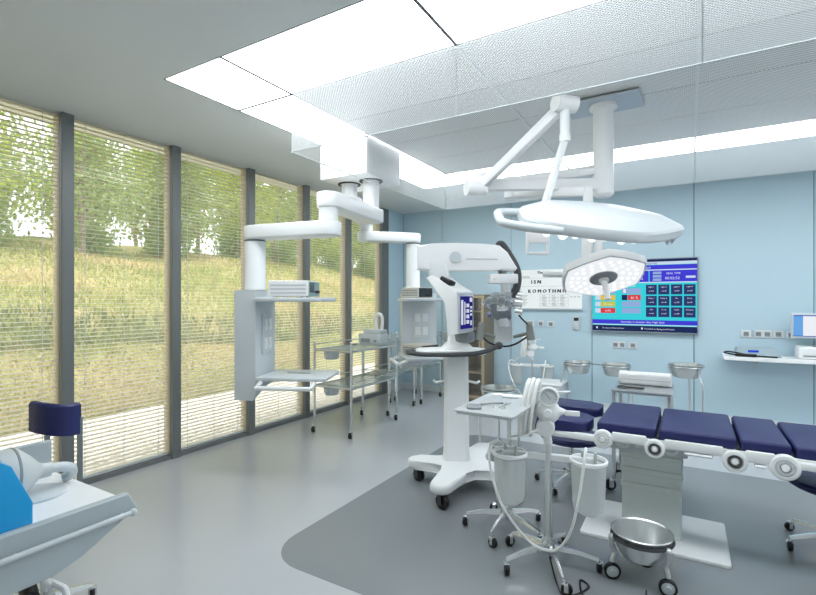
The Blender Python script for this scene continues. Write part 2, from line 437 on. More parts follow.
# grass: blades nobody could count
rg = random.Random(3)
gb = [mat('grass_blade_fresh', (158, 162, 98), .8, spec=.1, noise=.2, nscale=.8), mat('grass_blade_dry', (188, 172, 124), .8, spec=.1, noise=.15, nscale=.8), mat('grass_blade_deep', (112, 124, 82), .8, spec=.1, noise=.2, nscale=.8)]
vs, fs, mi = [], [], []
for k in range(52000):
    d = .02+13.8*rg.random()**1.3; x = -6.67-d; y = .5+rg.random()*(6.5+d*2.2)
    patch = math.sin(x*.9+y*.45)+math.sin(y*1.3-x*.5)+rg.gauss(0, .7)
    swale = 2.2 < d < 4.0
    h = (.06+.09*rg.random())*(1.8 if swale else 1)*(1+d*.03); wd = .009+.0016*d
    z = hill_z(x, y)-.01; a = rg.random()*PI; lx, ly = rg.gauss(0, .35)*h, rg.gauss(0, .35)*h
    i = len(vs); dx, dy = wd*math.cos(a), wd*math.sin(a)
    vs += [(x-dx, y-dy, z), (x+dx, y+dy, z), (x+lx, y+ly, z+h)]
    fs.append((i, i+1, i+2)); mi.append(2 if (swale and rg.random() < .75) else (1 if patch > .3 else 0))
me = bpy.data.meshes.new('grass'); me.from_pydata(vs, [], fs); me.polygons.foreach_set('material_index', mi)
for q in gb: me.materials.append(q)
o = bpy.data.objects.new('grass', me); COL.objects.link(o)
tag(o, 'short sunlit meadow grass covering the bank outside the windows', 'grass', kind='stuff')

# trees along the crest
LEAFM = []
for nm, c in (('leaf_yellow_green', (178, 192, 100)), ('leaf_pale_green', (166, 184, 118)), ('leaf_olive_green', (150, 170, 108))):
    mm = bpy.data.materials.new(nm); mm.use_nodes = True; nt = mm.node_tree; nt.nodes.clear(); N = nt.nodes.new; L = nt.links.new
    oo = N('ShaderNodeOutputMaterial'); d = N('ShaderNodeBsdfDiffuse'); tl = N('ShaderNodeBsdfTranslucent'); mx = N('ShaderNodeMixShader')
    tc = N('ShaderNodeTexCoord'); nn = N('ShaderNodeTexNoise'); nn.inputs['Scale'].default_value = 1.2; mc = N('ShaderNodeMix'); mc.data_type = 'RGBA'
    cl = lin(c); mc.inputs['A'].default_value = (*[k*.75 for k in cl], 1); mc.inputs['B'].default_value = (*[min(1, k*1.25) for k in cl], 1)
    L(tc.outputs['Object'], nn.inputs['Vector']); L(nn.outputs['Fac'], mc.inputs['Factor'])
    L(mc.outputs['Result'], d.inputs['Color']); L(mc.outputs['Result'], tl.inputs['Color'])
    mx.inputs[0].default_value = .5; L(d.outputs[0], mx.inputs[1]); L(tl.outputs[0], mx.inputs[2]); L(mx.outputs[0], oo.inputs[0]); LEAFM.append(mm)
BARK = mat('pale_bark', (150, 138, 118), .85, spec=.1, noise=.25, nscale=6)
def tree(h, seed, lm, loc, rz, n=2300):
    r = random.Random(seed)
    t = thing('tree', TREE_LABEL, 'tree', loc, rz, 'pale green trees along the crest of the bank')
    m = MB(); tips = []
    pts = [V((0, 0, -.3))]
    for k in range(1, 7): pts.append(V((pts[-1].x+r.gauss(0, .12), pts[-1].y+r.gauss(0, .12), h*.95*k/6)))
    for a, bb, k in zip(pts, pts[1:], range(6)): m.cyl(a, bb, .13*(1-k/6.5), .13*(1-(k+1)/6.5), 7)
    for k in range(16):
        z = h*(.10+.82*r.random()); q = pts[min(5, int(z/h*6))]; an = r.random()*2*PI; ln = h*(.13+.12*r.random())*(1.2-z/h*.8)
        e = V((q.x+ln*math.cos(an), q.y+ln*math.sin(an), z+ln*.7)); m.cyl((q.x, q.y, z), e, .045, .012, 5); tips.append(e); tips.append((V((q.x, q.y, z))+e)/2)
    tips += pts[3:]
    m.build('trunk', BARK, t)
    vs, fs = [], []
    for k in range(n):
        c = r.choice(tips); s = h*.085
        p = V((c.x+r.gauss(0, s), c.y+r.gauss(0, s), c.z+r.gauss(0, s*.8)))
        q = Euler((r.random()*6, r.random()*6, r.random()*6)).to_matrix(); l, wd = .09+.08*r.random(), .05+.035*r.random()
        i = len(vs)
        for u in ((-l, 0, 0), (0, -wd, .02), (l, 0, 0), (0, wd, .02)): vs.append(p+q @ V(u))
        fs.append((i, i+1, i+2, i+3))
    me = bpy.data.meshes.new('foliage'); me.from_pydata([tuple(v) for v in vs], [], fs); me.materials.append(lm)
    o = bpy.data.objects.new('foliage', me); COL.objects.link(o); o.parent = t
    return t
TREE_LABEL = 'loose pale green tree standing on the crest of the bank outside'
protos = []
rt = random.Random(11)
spots = []
for row, (x0, n_, off) in enumerate(((-19.4, 10, 5.6), (-25.0, 11, 4.4), (-30.5, 11, 7.0))):
    for k in range(n_): spots.append((x0+rt.gauss(0, .25), off+k*3.4+rt.gauss(0, .2)))
for k, (x, y) in enumerate(spots):
    loc = (x, y, hill_z(x, y)-.05); rz = rt.random()*360
    if k < 5:
        t = tree((5.4, 6.4, 4.8, 5.8, 6.8)[k], 20+k, LEAFM[k % 3], loc, rz); protos.append(t)
    else:
        t = dup(protos[k % 5], loc, rz, scale=(.9, 1.0, 1.18)[0 if k < 10 else (2 if k % 2 else 1)])

# low bushes between the trunks
bush0 = None
for k in range(22):
    x = -18.4-rt.random()*1.2 if k % 2 else -22-rt.random()*1.2; y = 4.2+k*1.7+rt.gauss(0, .25); loc = (x, y, hill_z(x, y)-.05)
    lab = 'low pale green bush filling the gap between tree trunks on the bank'
    if k < 2:
        b_ = thing('bush', lab, 'bush', loc, 0, 'low bushes between the trees on the crest'); r = random.Random(70+k)
        m = MB()
        for q in range(7):
            a = q*.9; m.cyl((0, 0, -.1), (.7*math.cos(a)*r.random(), .7*math.sin(a)*r.random(), 1.3+.6*r.random()), .03, .008, 5)
        m.build('stem', BARK, b_)
        vs, fs = [], []
        for q in range(900):
            c = V((r.gauss(0, .5), r.gauss(0, .5), abs(r.gauss(.75, .5))+.05)); e_ = Euler((r.random()*6, r.random()*6, r.random()*6)).to_matrix(); l, wd = .08+.07*r.random(), .05+.03*r.random(); i = len(vs)
            for u in ((-l, 0, 0), (0, -wd, .02), (l, 0, 0), (0, wd, .02)): vs.append(tuple(c+e_ @ V(u)))
            fs.append((i, i+1, i+2, i+3))
        me = bpy.data.meshes.new('foliage'); me.from_pydata(vs, [], fs); me.materials.append(LEAFM[k+1])
        o = bpy.data.objects.new('foliage', me); COL.objects.link(o); o.parent = b_
        bush0 = [b_] if k == 0 else bush0+[b_]
    else: dup(bush0[k % 2], loc, rt.random()*360, scale=.62+.3*rt.random())
# ------------------------------------------------------------------ shared small parts
def caster(parent, x, y, r=.035, top=.11, wd=.026, ang=0, col=None, fork=None):
    """swivel caster standing on the floor plane z=0 of its parent"""
    a = math.radians(ang); dx, dy = math.cos(a), math.sin(a); px, py = -dy, dx
    m = MB()
    m.cyl((x, y, r*1.9), (x, y, top), r*.3, n=10)
    m.box((x+dx*r*.25, y+dy*r*.25, r*1.95), (r*1.1, wd*1.5, r*.35), RZ(ang), .003, 1)
    for sgn in (-1, 1): m.box((x+dx*r*.5+px*sgn*wd*.75, y+dy*r*.5+py*sgn*wd*.75, r*1.25), (r*.75, .004, r*1.3), RZ(ang), .0015, 1)
    c = m.build('caster', fork or CHROME, parent)
    m = MB(); M = T(x+dx*r*.6, y+dy*r*.6, r) @ RZ(ang) @ RX(90)
    m.lathe([(0, -wd*.42), (r*.62, -wd*.42), (r*.66, -wd*.5), (r*.93, -wd*.5), (r, -wd*.3), (r, wd*.3), (r*.93, wd*.5), (r*.66, wd*.5), (r*.62, wd*.42), (0, wd*.42)], M, 18)
    m.build('wheel', col or BLACK, c)
    return c

def text_on(mb, body, size, x, y, z, align='CENTER', bold=0):
    mb.text(body, size, T(x, y, z) @ RX(90), align, bold)

# ------------------------------------------------------------------ ceiling pendant
t = thing('ceiling_housing', 'white box on the ceiling edge carrying both service pendants', 'ceiling housing', (-2.745, 3.7, 2.66))
m = MB((-2.745, 3.7, 2.66)); m.bb(-3.015, -2.475, 3.46, 4.04, 2.66, 2.998, .008); m.build('casing', WHITE, t)
m = MB((-2.745, 3.7, 2.66))
for x in (-2.615, -2.875): m.lathe([(.088, 2.652), (.112, 2.652), (.112, 2.661), (.088, 2.661)], T(x, 3.73, 0), 28)
m.build('collar', BLACK, t)

INST = [('instrument_box', None)]
def service_pendant(name, label, shaft, elbow, z_up, z_arm, near, rz, colr=.0875, colloc=(-.09, .2), th=.11):
    """ceiling shaft, two swing arms, drop column and a service head with two shelves; local frame of the head is rotated by rz"""
    loc = (near[0], near[1], .70)
    t = thing(name, label, 'ceiling pendant', loc, rz)
    inv = (Matrix.Translation(loc) @ Matrix.Rotation(math.radians(rz), 4, 'Z')).inverted()
    R = Matrix.Rotation(math.radians(rz), 4, 'Z')
    cw = V(loc)+R @ V((*colloc, 0))
    m = MB(); m.M = inv; m.cyl((*shaft, z_up+th*.5), (*shaft, 2.66), .078, n=28); m.build('ceiling_shaft', WHITE, t)
    m = MB(); m.M = inv; m.prism(stadium(shaft, elbow, .12, .095), z_up, z_up+th, None, .012); m.build('swing_arm', WHITE, t)
    m = MB(); m.M = inv; m.cyl((*elbow, z_arm+th), (*elbow, z_up), .078, n=28); m.build('joint', OFFW, t)
    m = MB(); m.M = inv; m.prism(stadium(elbow, (cw.x, cw.y), .105, .092), z_arm, z_arm+th*.95, None, .012); m.build('swing_arm', OFFW, t)
    m = MB(); m.lathe([(0, .905), (colr*1.04, .905), (colr*1.04, .93), (colr, .94), (colr, z_arm-.70), (0, z_arm-.70)], T(*colloc, 0), 32); m.build('drop_column', OFFW, t)
    m = MB(); m.lathe([(colr*.9, z_arm-.716), (colr*1.03, z_arm-.716), (colr*1.03, z_arm-.706), (colr*.9, z_arm-.706)], T(*colloc, 0), 32); m.build('dark_ring', DGREY, m and t)  # dark grey ring round the column just below the arm
    m = MB()
    m.loft([[(x, y, z) for x, y in ((-.18, 0), (0, 0), (0, .42), (-.18, .42))] for z in (.9,)] + [[(-.18, 0, .06), (0, 0, .06), (0, .42, .10), (-.18, .42, .10)], [(-.18, 0, 0), (-.02, 0, 0), (-.05, .36, .06), (-.18, .42, .06)]])
    m.build('service_head', PGREY, t, ang=30)
    # gas and power socket panel on the shelf side
    p = MB(); p.bb(.0, .010, .12, .34, .36, .70, .003, 1); po = p.build('socket_panel', PGREY, t)
    for yy in (.185, .275):
        for zz in (.45, .61):
            p = MB(); p.bb(.010, .016, yy-.034, yy+.034, zz-.048, zz+.048, .003, 1); p.cyl((.016, yy, zz), (.020, yy, zz), .023, n=16)
            p.build('socket_outlet', OFFW, po)
    m = MB(); m.bb(0, .57, -.06, .40, .805, .84, .012, 2); m.build('shelf', PGREY, t)
    m = MB(); m.bb(.02, .60, -.06, .40, .17, .20, .012, 2); m.bb(.0, .03, .0, .36, .13, .18, .004, 1); so_ = m.build('shelf', PGREY, t)
    m = MB(); m.tube([(.06, -.03, .165), (.06, -.12, .13), (.06, -.145, .13), (.50, -.145, .13), (.50, -.12, .13), (.50, -.03, .165)], .018, 10); m.build('handle_rail', OFFW, so_)
    return t, R, loc

P1, R1, L1 = service_pendant('service_pendant', 'pale grey ceiling pendant with tall socket column and two shelves before the windows', (-2.615, 3.73), (-2.492, 2.96), 2.262, 2.035, (-3.03, 2.69), 25, th=.12)
P2, R2, L2 = service_pendant('service_pendant', 'far ceiling pendant with socket column and shelves behind the microscope', (-2.875, 3.73), (-3.27, 4.56), 2.41, 2.21, (-2.915, 4.80), -48, .082, (-.09, .15), .115)

def instrument(R, L, lx, ly, lz, label, dims=(.17, .27, .125), cmat=BEIGE, rz=0, face=1):
    p = V(L)+R @ V((lx, ly, 0)); t = thing('instrument_box', label, 'instrument', (p.x, p.y, L[2]+lz), rz, None)
    dx, dy, dz = dims
    m = MB(); m.bb(-dx/2, dx/2, -dy/2, dy/2, .008, dz, .004, 1)
    for a in (-1, 1):
        for b_ in (-1, 1): m.cyl((a*dx*.38, b_*dy*.4, 0), (a*dx*.38, b_*dy*.4, .01), .012, n=8)
    m.build('casing', cmat, t)
    m = MB()                                             # long louvred vents on the side seen first
    for z in (.28, .5, .72): m.bb(-dx*.44, dx*.44, -dy/2-.002, -dy/2+.001, dz*z-.007, dz*z+.007)
    m.build('vent_slots', PGREY if cmat is WHITE else MGREY, t)
    m = MB(); m.bb(dx/2-.001, dx/2+.006, -dy*.47, dy*.47, .014, dz-.006, .002, 1); fp = m.build('front_panel', BLACK if face == 2 else mat('teal_grey_front', (128, 156, 160), .4), t)
    m = MB(); m.bb(dx/2+.006, dx/2+.008, -dy*.42, -dy*.02, dz*.3, dz*.86); m.build('display', mat('display_dark', (38, 48, 54), .2), fp)
    m = MB()
    for k in range(3): m.cyl((dx/2+.006, dy*(.1+.13*k), dz*.35), (dx/2+.018, dy*(.1+.13*k), dz*.35), .011, n=12)
    m.build('knob', BLACK, fp)
    return t
instrument(R1, L1, .29, .10, .84, 'white and teal instrument box on the upper shelf of the pale grey pendant', (.33, .30, .135), WHITE, 25)
instrument(R2, L2, .26, .12, .84, 'small beige instrument box with black front on the upper shelf of the far pendant', (.26, .24, .12), BEIGE, -12, 2)
instrument(R2, L2, .26, .16, .20, 'beige instrument box with black front on the lower shelf of the far pendant', (.28, .30, .12), BEIGE, -12, 2)
p = V(L1)+R1 @ V((.30, .16, 0))
m = MB(); m.tube([(-.1, -.02, .006), (-.02, .01, .006), (.1, .05, .006)], .005, 6); m.tube([(-.08, .04, .006), (.0, .0, .006), (.08, .03, .006)], .004, 6)
o = m.build('forceps', STEEL); o.location = (p.x, p.y, L1[2]+.20); tag(o, 'thin steel forceps lying on the lower shelf of the pale grey pendant', 'forceps')

# ------------------------------------------------------------------ surgical lights
PX, PYL = -.545, 3.80
SL = (PX, PYL, 2.29)
t = thing('surgical_light', 'white ceiling mounted surgical light with two lamp heads over the table', 'surgical light', SL)
def sl(): return MB(SL)
PLATE = mat('satin_grey_plate', (188, 197, 205), .4, .1, noise=.02)
m = sl(); m.bb(PX-.26, PX+.26, PYL-.17, PYL+.17, 2.972, 2.987, .004, 1); m.build('ceiling_plate', PLATE, t)
m = sl(); m.lathe([(0, 2.29), (.055, 2.29), (.073, 2.31), (.073, 2.945), (.098, 2.95), (.098, 2.972), (0, 2.972)], T(PX, PYL, 0), 32); m.build('pole', WHITE, t)
def bar(mb, a, b_, w_, h_, bev=.014):
    a, b_ = V(a), V(b_); d = b_-a; q = d.to_track_quat('X', 'Z').to_matrix().to_4x4()
    mb.box((a+b_)/2, (d.length, w_, h_), q, bev, 2)
E1 = V((-1.345, 3.36, 2.37)); S1 = V((-.69, 3.18, 2.80))
m = sl(); bar(m, (PX, PYL, 2.385), E1+V((.0, 0, .015)), .075, .085); m.cyl(E1+V((0, 0, -.05)), E1+V((0, 0, .10)), .055, n=20); m.build('swing_arm', WHITE, t)
m = sl(); bar(m, E1+V((-.03, -.02, -.03)), S1, .06, .072)
for q in (E1+V((-.02, -.06, -.02)), S1): m.cyl(q+V((-.05, -.055, 0)), q+V((.05, .055, 0)), .055, n=20)
m.build('spring_arm', WHITE, t)
m = sl(); m.cyl(S1+V((.0, 0, -.02)), S1+V((0, 0, -.22)), .032, n=16); m.cyl(S1+V((0, 0, -.20)), S1+V((0, 0, -.25)), .037, n=16)
bar(m, S1+V((0, 0, -.23)), V((-.80, 3.06, 2.10)), .04, .045, .01); m.build('yoke', OFFW, t)
E2 = V((-1.23, 3.72, 2.46))
m = sl(); bar(m, (PX, PYL, 2.50), E2, .075, .075); m.cyl(E2+V((0, 0, -.12)), E2+V((0, 0, .05)), .055, n=20); m.build('swing_arm', WHITE, t)
m = sl(); bar(m, E2+V((0, 0, -.08)), (-.62, 3.60, 2.30), .06, .07); m.cyl((-.62, 3.60, 2.33), (-.62, 3.60, 2.1), .035, n=14); m.build('spring_arm', WHITE, t)

Fv = V((-.5087, .861, 0)); Rv = V((.861, .5087, 0))
YAW = math.degrees(math.atan2(Rv.y, Rv.x))
LENSM = emit('led_lens_glow', (250, 252, 255), .9)
def outline(pts, n=6):
    return [(p.x, p.y) for p in catmull([V((*p, 0)) for p in pts], n, True)]
# big boat-shaped head, near rim tipped down
C1 = Matrix.Translation((-.49, 3.10, 1.995)) @ RZ(YAW) @ RX(27) @ RY(5)
big = [(.555, .0), (.535, -.035), (.45, -.10), (.33, -.175), (.20, -.225), (.05, -.235), (-.10, -.225), (-.25, -.20), (-.40, -.155), (-.46, -.11), (-.475, -.05), (-.47, .06), (-.45, .13), (-.38, .18), (-.22, .22), (.0, .245), (.18, .235), (.33, .18), (.46, .10), (.54, .035)]
ol = outline(big, 3)
def ring(sc, z, pts=None, sx=None): return [((p[0]+.02)*(sx or sc)-.02, p[1]*sc, z) for p in (pts or ol)]
m = sl(); m.M = C1
m.loft([ring(.90, -.034), ring(.98, -.036), ring(1.0, -.024), ring(.995, .016), ring(.965, .032), ring(.72, .082), ring(.66, .088), ring(.25, .094)])
hd = m.build('lamp_head', mat('lamp_shell', (214, 220, 223), .35, noise=.01), t, ang=24)
m = sl(); m.M = C1; m.loft([ring(.88, -.042), ring(.90, -.033)]); m.mi = 1
for i in range(-5, 6):
    for j in range(-3, 4):
        x, y = i*.088+.02, j*.066+(.033 if i % 2 else 0)
        if (x+.02)**2/.21+y*y/.036 < 1: m.cyl((x, y, -.042), (x, y, -.066), .034, .016, n=10)
ln = m.build('lens_plate', [OFFW, LENSM], hd)
m = sl(); m.M = C1
m.tube([(-.26, -.185, -.012), (-.42, -.165, -.016), (-.555, -.13, -.016), (-.595, -.10, -.016), (-.60, -.06, -.016), (-.60, .04, -.01), (-.585, .075, -.01), (-.54, .10, -.01), (-.36, .13, -.01)], .027, 12, smooth=3)
m.build('grip_bar', PGREY, hd)
m = sl(); m.M = C1
for x, y in ((.47, -.055), (.42, -.09)): m.cyl((x, y, -.02), (x+.01, y, -.075), .03, .002, n=8)
m.build('latch_fin', PGREY, hd)
# square grip frame under the left end of the big head
m = sl(); c0 = V((-.86, 3.15, 1.91))
def fr(u, z): return c0+Rv*u+V((0, 0, z))
for a, b_, w_ in ((( -.068, .07), (-.068, -.08), .02), ((.068, .07), (.068, -.08), .02), ((-.075, -.08), (.075, -.08), .018)): bar(m, fr(*a), fr(*b_), w_, w_, .004)
bar(m, fr(-.075, .03), fr(.075, .03), .03, .085, .008); m.build('handle_frame', WHITE, t)
# smaller head, underside tipped towards the viewer
C2 = Matrix.Translation((-.508, 3.494, 1.703)) @ RZ(YAW) @ RX(-27)
sm = []
for k in range(6):
    a = math.radians(60*k+18)
    for da, rr in ((-20, .272), (0, .295), (20, .272)): sm.append((rr*math.cos(a+math.radians(da)), rr*.98*math.sin(a+math.radians(da))))
def r2(sc, z): return [(p[0]*sc, p[1]*sc, z) for p in sm]
m = sl(); m.M = C2
m.loft([r2(.86, -.018), r2(.90, -.034), r2(.98, -.03), r2(1.0, -.005), r2(.97, .025), r2(.7, .05), r2(.3, .058)])
hd = m.build('lamp_head', OFFW, t, ang=40)
m = sl(); m.M = C2; m.loft([r2(.93, -.036), r2(.93, -.017)]); m.mi = 1
for q in range(1, 5):
    for k in range(6*q+4):
        a = 2*PI*k/(6*q+4); rr = .085+.042*q
        if rr < .25: m.cyl((rr*math.cos(a), rr*math.sin(a), -.036), (rr*math.cos(a), rr*math.sin(a), -.043), .013, .009, n=8)
m.build('lens_plate', [emit('lens_plate_glow', (236, 240, 244), .60), LENSM], hd)
m = sl(); m.M = C2; m.lathe([(0, -.046), (.055, -.05), (.088, -.044), (.094, -.034), (.094, -.028), (0, -.028)], None, 28); m.build('centre_ring', MGREY, hd)
m = sl(); m.M = C2; m.lathe([(0, -.205), (.016, -.202), (.018, -.19), (.021, -.07), (.033, -.064), (.033, -.048), (0, -.048)], None, 20); m.build('sterile_handle', WHITE, hd)
m = sl(); m.M = C2; bar(m, (-.27, .02, .0), (-.40, .04, .02), .035, .03, .008); m.build('side_grip', OFFW, hd)
m = sl()
for d in (-.045, .03):
    a = V((-.545, 3.39, 0))+Rv*d
    bar(m, a+V((0, 0, 1.99)), a+V((-.0, -.02, 1.78)), .065 if d < 0 else .05, .05, .008)
m.cyl((-.62, 3.50, 2.0), (-.55, 3.38, 1.97), .05, n=16); m.cyl((-.62, 3.60, 2.12), (-.62, 3.50, 1.99), .035, n=16)
bar(m, (-.55, 3.38, 1.8), (-.5, 3.50, 1.785), .10, .03, .006)
m.build('yoke', OFFW, t)

# ------------------------------------------------------------------ surgical microscope on a floor stand
ML = (-1.61, 3.58, 0)
t = thing('surgical_microscope', 'white surgical microscope on a wheeled floor stand beside the table', 'microscope', ML)
def mm_(): return MB(ML)
ends = [(-1.97, 3.50), (-1.56, 3.12), (-1.17, 3.62), (-1.63, 4.13)]
cxm, cym = -1.59, 3.60
m = mm_(); poly = []
order = sorted(ends, key=lambda e: math.atan2(e[1]-cym, e[0]-cxm))
for i, e in enumerate(order):
    d = V((e[0]-cxm, e[1]-cym)); d.normalize(); nrm = V((-d.y, d.x)); ev = V(e)
    for k in range(7):
        a = -PI/2+PI*k/6; q = ev+.085*(math.cos(a)*d+math.sin(a)*nrm); poly.append((q.x, q.y))
    nx_ = order[(i+1) % 4]; d2 = V((nx_[0]-cxm, nx_[1]-cym)); d2.normalize(); h = (d+d2).normalized()
    c_ = V((cxm, cym)); n2 = V((-d2.y, d2.x))
    a0 = c_+d*.24+nrm*.105; a1 = c_+h*.175; a2 = c_+d2*.24-n2*.105
    for q in (a0, a1, a2): poly.append((q.x, q.y))
m.prism(poly, .112, .185, None, .024, 3)
m.build('wheeled_base', OFFW, t, ang=40)
for x, y in ends:
    a = math.degrees(math.atan2(y-cym, x-cxm))
    c = caster(t, x-ML[0]-.01, y-ML[1]-.01, .055, .115, .04, -20, BLACK, DGREY)
m = mm_(); M = T(-1.70, 3.69, 0) @ RZ(24)
m.loft([[(M @ V((sx*w_, sy*w_, z))) for sx, sy in ((-1, -.72), (-.72, -1), (.72, -1), (1, -.72), (1, .72), (.72, 1), (-.72, 1), (-1, .72))] for w_, z in ((.118, .18), (.108, .25), (.101, .9), (.10, 1.07))])
m.build('column', OFFW, t, ang=25)
m = mm_()
for sx in (-1, 1): m.tube([M @ V((sx*.10, -.06, .84)), M @ V((sx*.17, -.09, .83)), M @ V((sx*.19, -.06, .84))], .011, 8)
m.build('cable_hook', WHITE, t)
# collar plate and dark push handle
def MP(u, fwd, z): return Fv*fwd+Rv*((u-408)/474*fwd)+V((0, 0, z))
base_m = V((-1.68, 3.70, 0))
m = mm_(); pl = rrect(-.33, .26, -.17, .17, .13, 8); m.prism(pl, 1.065, 1.105, T(-1.70, 3.66, 0) @ RZ(YAW), .014, 2)
m.loft([[V((-1.69, 3.68, z))+Rv*(a*w_)+Fv*(b_*w_) for a, b_ in rrect(-1, 1, -.7, .7, .3, 4)] for w_, z in ((.15, 1.10), (.125, 1.125), (.085, 1.165), (.075, 1.27))])
m.build('collar_plate', WHITE, t, ang=40)
m = mm_(); G = lambda u, v_, z: V((-1.70, 3.66, z))+Rv*u+Fv*v_
m.tube([G(-.36, .08, 1.085), G(-.40, -.02, 1.085), G(-.37, -.12, 1.085), G(-.26, -.19, 1.08), (G(.0, -.20, 1.08)), G(.16, -.20, 1.09), G(.26, -.18, 1.115), G(.34, -.15, 1.145)], .019, 12, smooth=6)
m.ball(G(.345, -.148, 1.148), .032, n=14); m.build('push_handle', DGREY, t)
m = mm_(); m.bb(-1.80, -1.56, 3.62, 3.78, 1.165, 1.25, .02); m.build('neck', MGREY, t)
# control cabinet with display
m = mm_()
y0, y1 = 3.43, 3.76
m.prism([(-1.575, 1.25), (-1.575, 1.588), (-1.69, 1.655), (-1.80, 1.73), (-1.86, 1.70), (-1.70, 1.54), (-1.672, 1.50), (-1.665, 1.235)], 0, y1-y0, Matrix(((1, 0, 0, 0), (0, 0, 1, y0), (0, 1, 0, 0), (0, 0, 0, 1))), .012, 2)
m.build('control_cabinet', WHITE, t, ang=30)
SCR = [mat('screen_frame_pale', (214, 218, 224), .35), emit('screen_navy_glow', (40, 38, 124), .55), emit('screen_white_glow', (226, 232, 246), .5)]
m = mm_(); Msc = T(-1.572, 3.595, 1.42) @ RZ(90); m.M = Msc
m.mi = 0; m.bb(-.15, .15, -.006, .0, -.16, .155, .002, 1)
m.mi = 1; m.quad(-.125, .125, -.135, .13, -.008)
m.mi = 2
m.quad(-.115, -.07, -.10, .10, -.009); m.quad(-.05, -.03, -.10, .085, -.009)
for z in (-.095, -.05, -.005, .04): m.quad(.0, .05, z, z+.03, -.009); m.quad(-.02, -.008, z, z+.03, -.009)
m.quad(.06, .115, .085, .12, -.009); m.quad(.075, .105, -.11, -.07, -.009)
for z in (-.03, .0, .03): m.quad(.07, .115, z, z+.018, -.009)
m.build('display', SCR, t, smooth=False, recalc=False)
m = mm_(); bar(m, (-1.645, 3.50, 1.648), (-1.735, 3.50, 1.702), .10, .035, .006); m.build('release_lever', BLACK, t)
# link, boom arm, head
A0 = V((-1.925, 3.447, 0)); A1 = V((-1.31, 3.807, 0))
m = mm_(); m.loft([[V((-1.80, 3.52, z))+Rv*(a*w_+s_)+Fv*(b_*w_) for a, b_ in rrect(-1, 1, -1, 1, .4, 4)] for w_, z, s_ in ((.07, 1.66, .05), (.085, 1.73, .02), (.08, 1.82, 0))])
m.build('boom_link', OFFW, t, ang=40)
def AR(u, z): return A0+(A1-A0).normalized()*u+V((0, 0, z))
AL = (A1-A0).length
dA = (A1-A0).normalized(); nA = V((-dA.y, dA.x, 0))
prof = [(x_, z_-.018) for x_, z_ in ((-.02, 1.79), (-.02, 1.985), (.10, 2.0), (.30, 2.005), (.52, 1.998), (.655, 1.985), (.72, 1.93), (.80, 1.80), (.785, 1.775), (.67, 1.775), (.63, 1.80), (.16, 1.80), (.10, 1.775))]
Mx = Matrix(((dA.x, 0, nA.x, A0.x), (dA.y, 0, nA.y, A0.y), (0, 1, 0, 0), (0, 0, 0, 1)))
m = mm_(); m.prism(prof, -.075, .075, Mx, .02, 3); arm = m.build('boom_arm', WHITE, t, ang=35)
m = mm_(); m.cyl(AR(.29, 1.87)-nA*.074, AR(.29, 1.87)-nA*.092, .045, n=24); m.build('tension_knob', PGREY, arm)
m = mm_(); bar(m, AR(.38, 1.858)-nA*.0755, AR(.64, 1.852)-nA*.0755, .004, .012, .001); m.build('trim_line', PGREY, arm)
HX = AR(.69, 0)
m = mm_(); m.cyl((HX.x, HX.y, 1.735), (HX.x, HX.y, 1.79), .035, n=16); m.build('swivel', MGREY, t)
m = mm_(); m.box((HX.x, HX.y, 1.695), (.23, .16, .078), RZ(YAW), .012, 2); m.ball(HX+V((0, 0, 1.695))-Fv*.08-Rv*.08, .012, n=8); m.build('suspension_box', WHITE, t)
# optics
GO = mat('satin_optics', (230, 233, 234), .3, .3, noise=.03)
def HP(u, f_, z): return HX+Rv*u+Fv*f_+V((0, 0, z))
m = mm_(); m.cyl(HP(.03, 0, 1.66), HP(.03, 0, 1.57), .047, .04, 20); m.cyl(HP(.03, 0, 1.66), HP(.03, 0, 1.645), .055, n=20); m.build('neck_tube', GO, t)
m = mm_(); m.loft([[HP(a*w_+s_, b_*w_, z) for a, b_ in rrect(-1, 1, -.9, .9, .5, 4)] for w_, z, s_ in ((.03, 1.33, .015), (.07, 1.37, .0), (.085, 1.45, -.02), (.10, 1.52, -.03), (.075, 1.585, 0))])
m.build('optics_body', mat('optics_grey', (150, 156, 158), .35, .3, noise=.03), t, ang=45)
SHINY = mat('polished_optics', (236, 238, 239), .16, 1, noise=.01)
for a, z, r_ in ((-.095, 1.545, .026), (-.045, 1.56, .028), (.01, 1.55, .028), (.055, 1.53, .026)):
    m = mm_(); p0, p1 = HP(a+.02, -.03, z-.01), HP(a-.045, -.17, z-.035)
    m.cyl(p0, p1, r_, r_*1.1, 16); m.cyl(p1, p1+(p1-p0).normalized()*.03, r_*1.35, r_*1.25, 16); m.cyl(p0+(p1-p0)*.35, p0+(p1-p0)*.5, r_*1.3, n=16); ey = m.build('eyepiece', SHINY, t); m = mm_(); m.cyl(p1+(p1-p0).normalized()*.028, p1+(p1-p0).normalized()*.036, r_*.7, n=16); m.build('eye_lens', MGREY, ey)
m = mm_(); m.cyl(HP(.07, 0, 1.50), HP(.16, -.02, 1.49), .05, n=18); m.cyl(HP(.10, .02, 1.57), HP(.17, 0, 1.56), .032, n=14); m.cyl(HP(.10, -.03, 1.43), HP(.155, -.05, 1.42), .03, n=14); m.build('side_knob', SHINY, t)
m = mm_(); m.cyl(HP(-.07, 0, 1.47), HP(-.15, -.05, 1.50), .036, .03, 16); m.cyl(HP(-.06, 0, 1.42), HP(-.12, -.06, 1.40), .026, .022, 14); m.build('side_knob', SHINY, t)
m = mm_(); m.box(HP(-.02, -.09, 1.47), (.10, .05, .09), RZ(YAW), .012, 2); m.cyl(HP(-.02, -.11, 1.46), HP(-.02, -.135, 1.455), .025, n=14); m.build('beam_splitter', SHINY, t)
m = mm_(); m.cyl(HP(.0, -.02, 1.37), HP(.01, -.02, 1.30), .05, .046, 20); m.build('objective', GO, t)
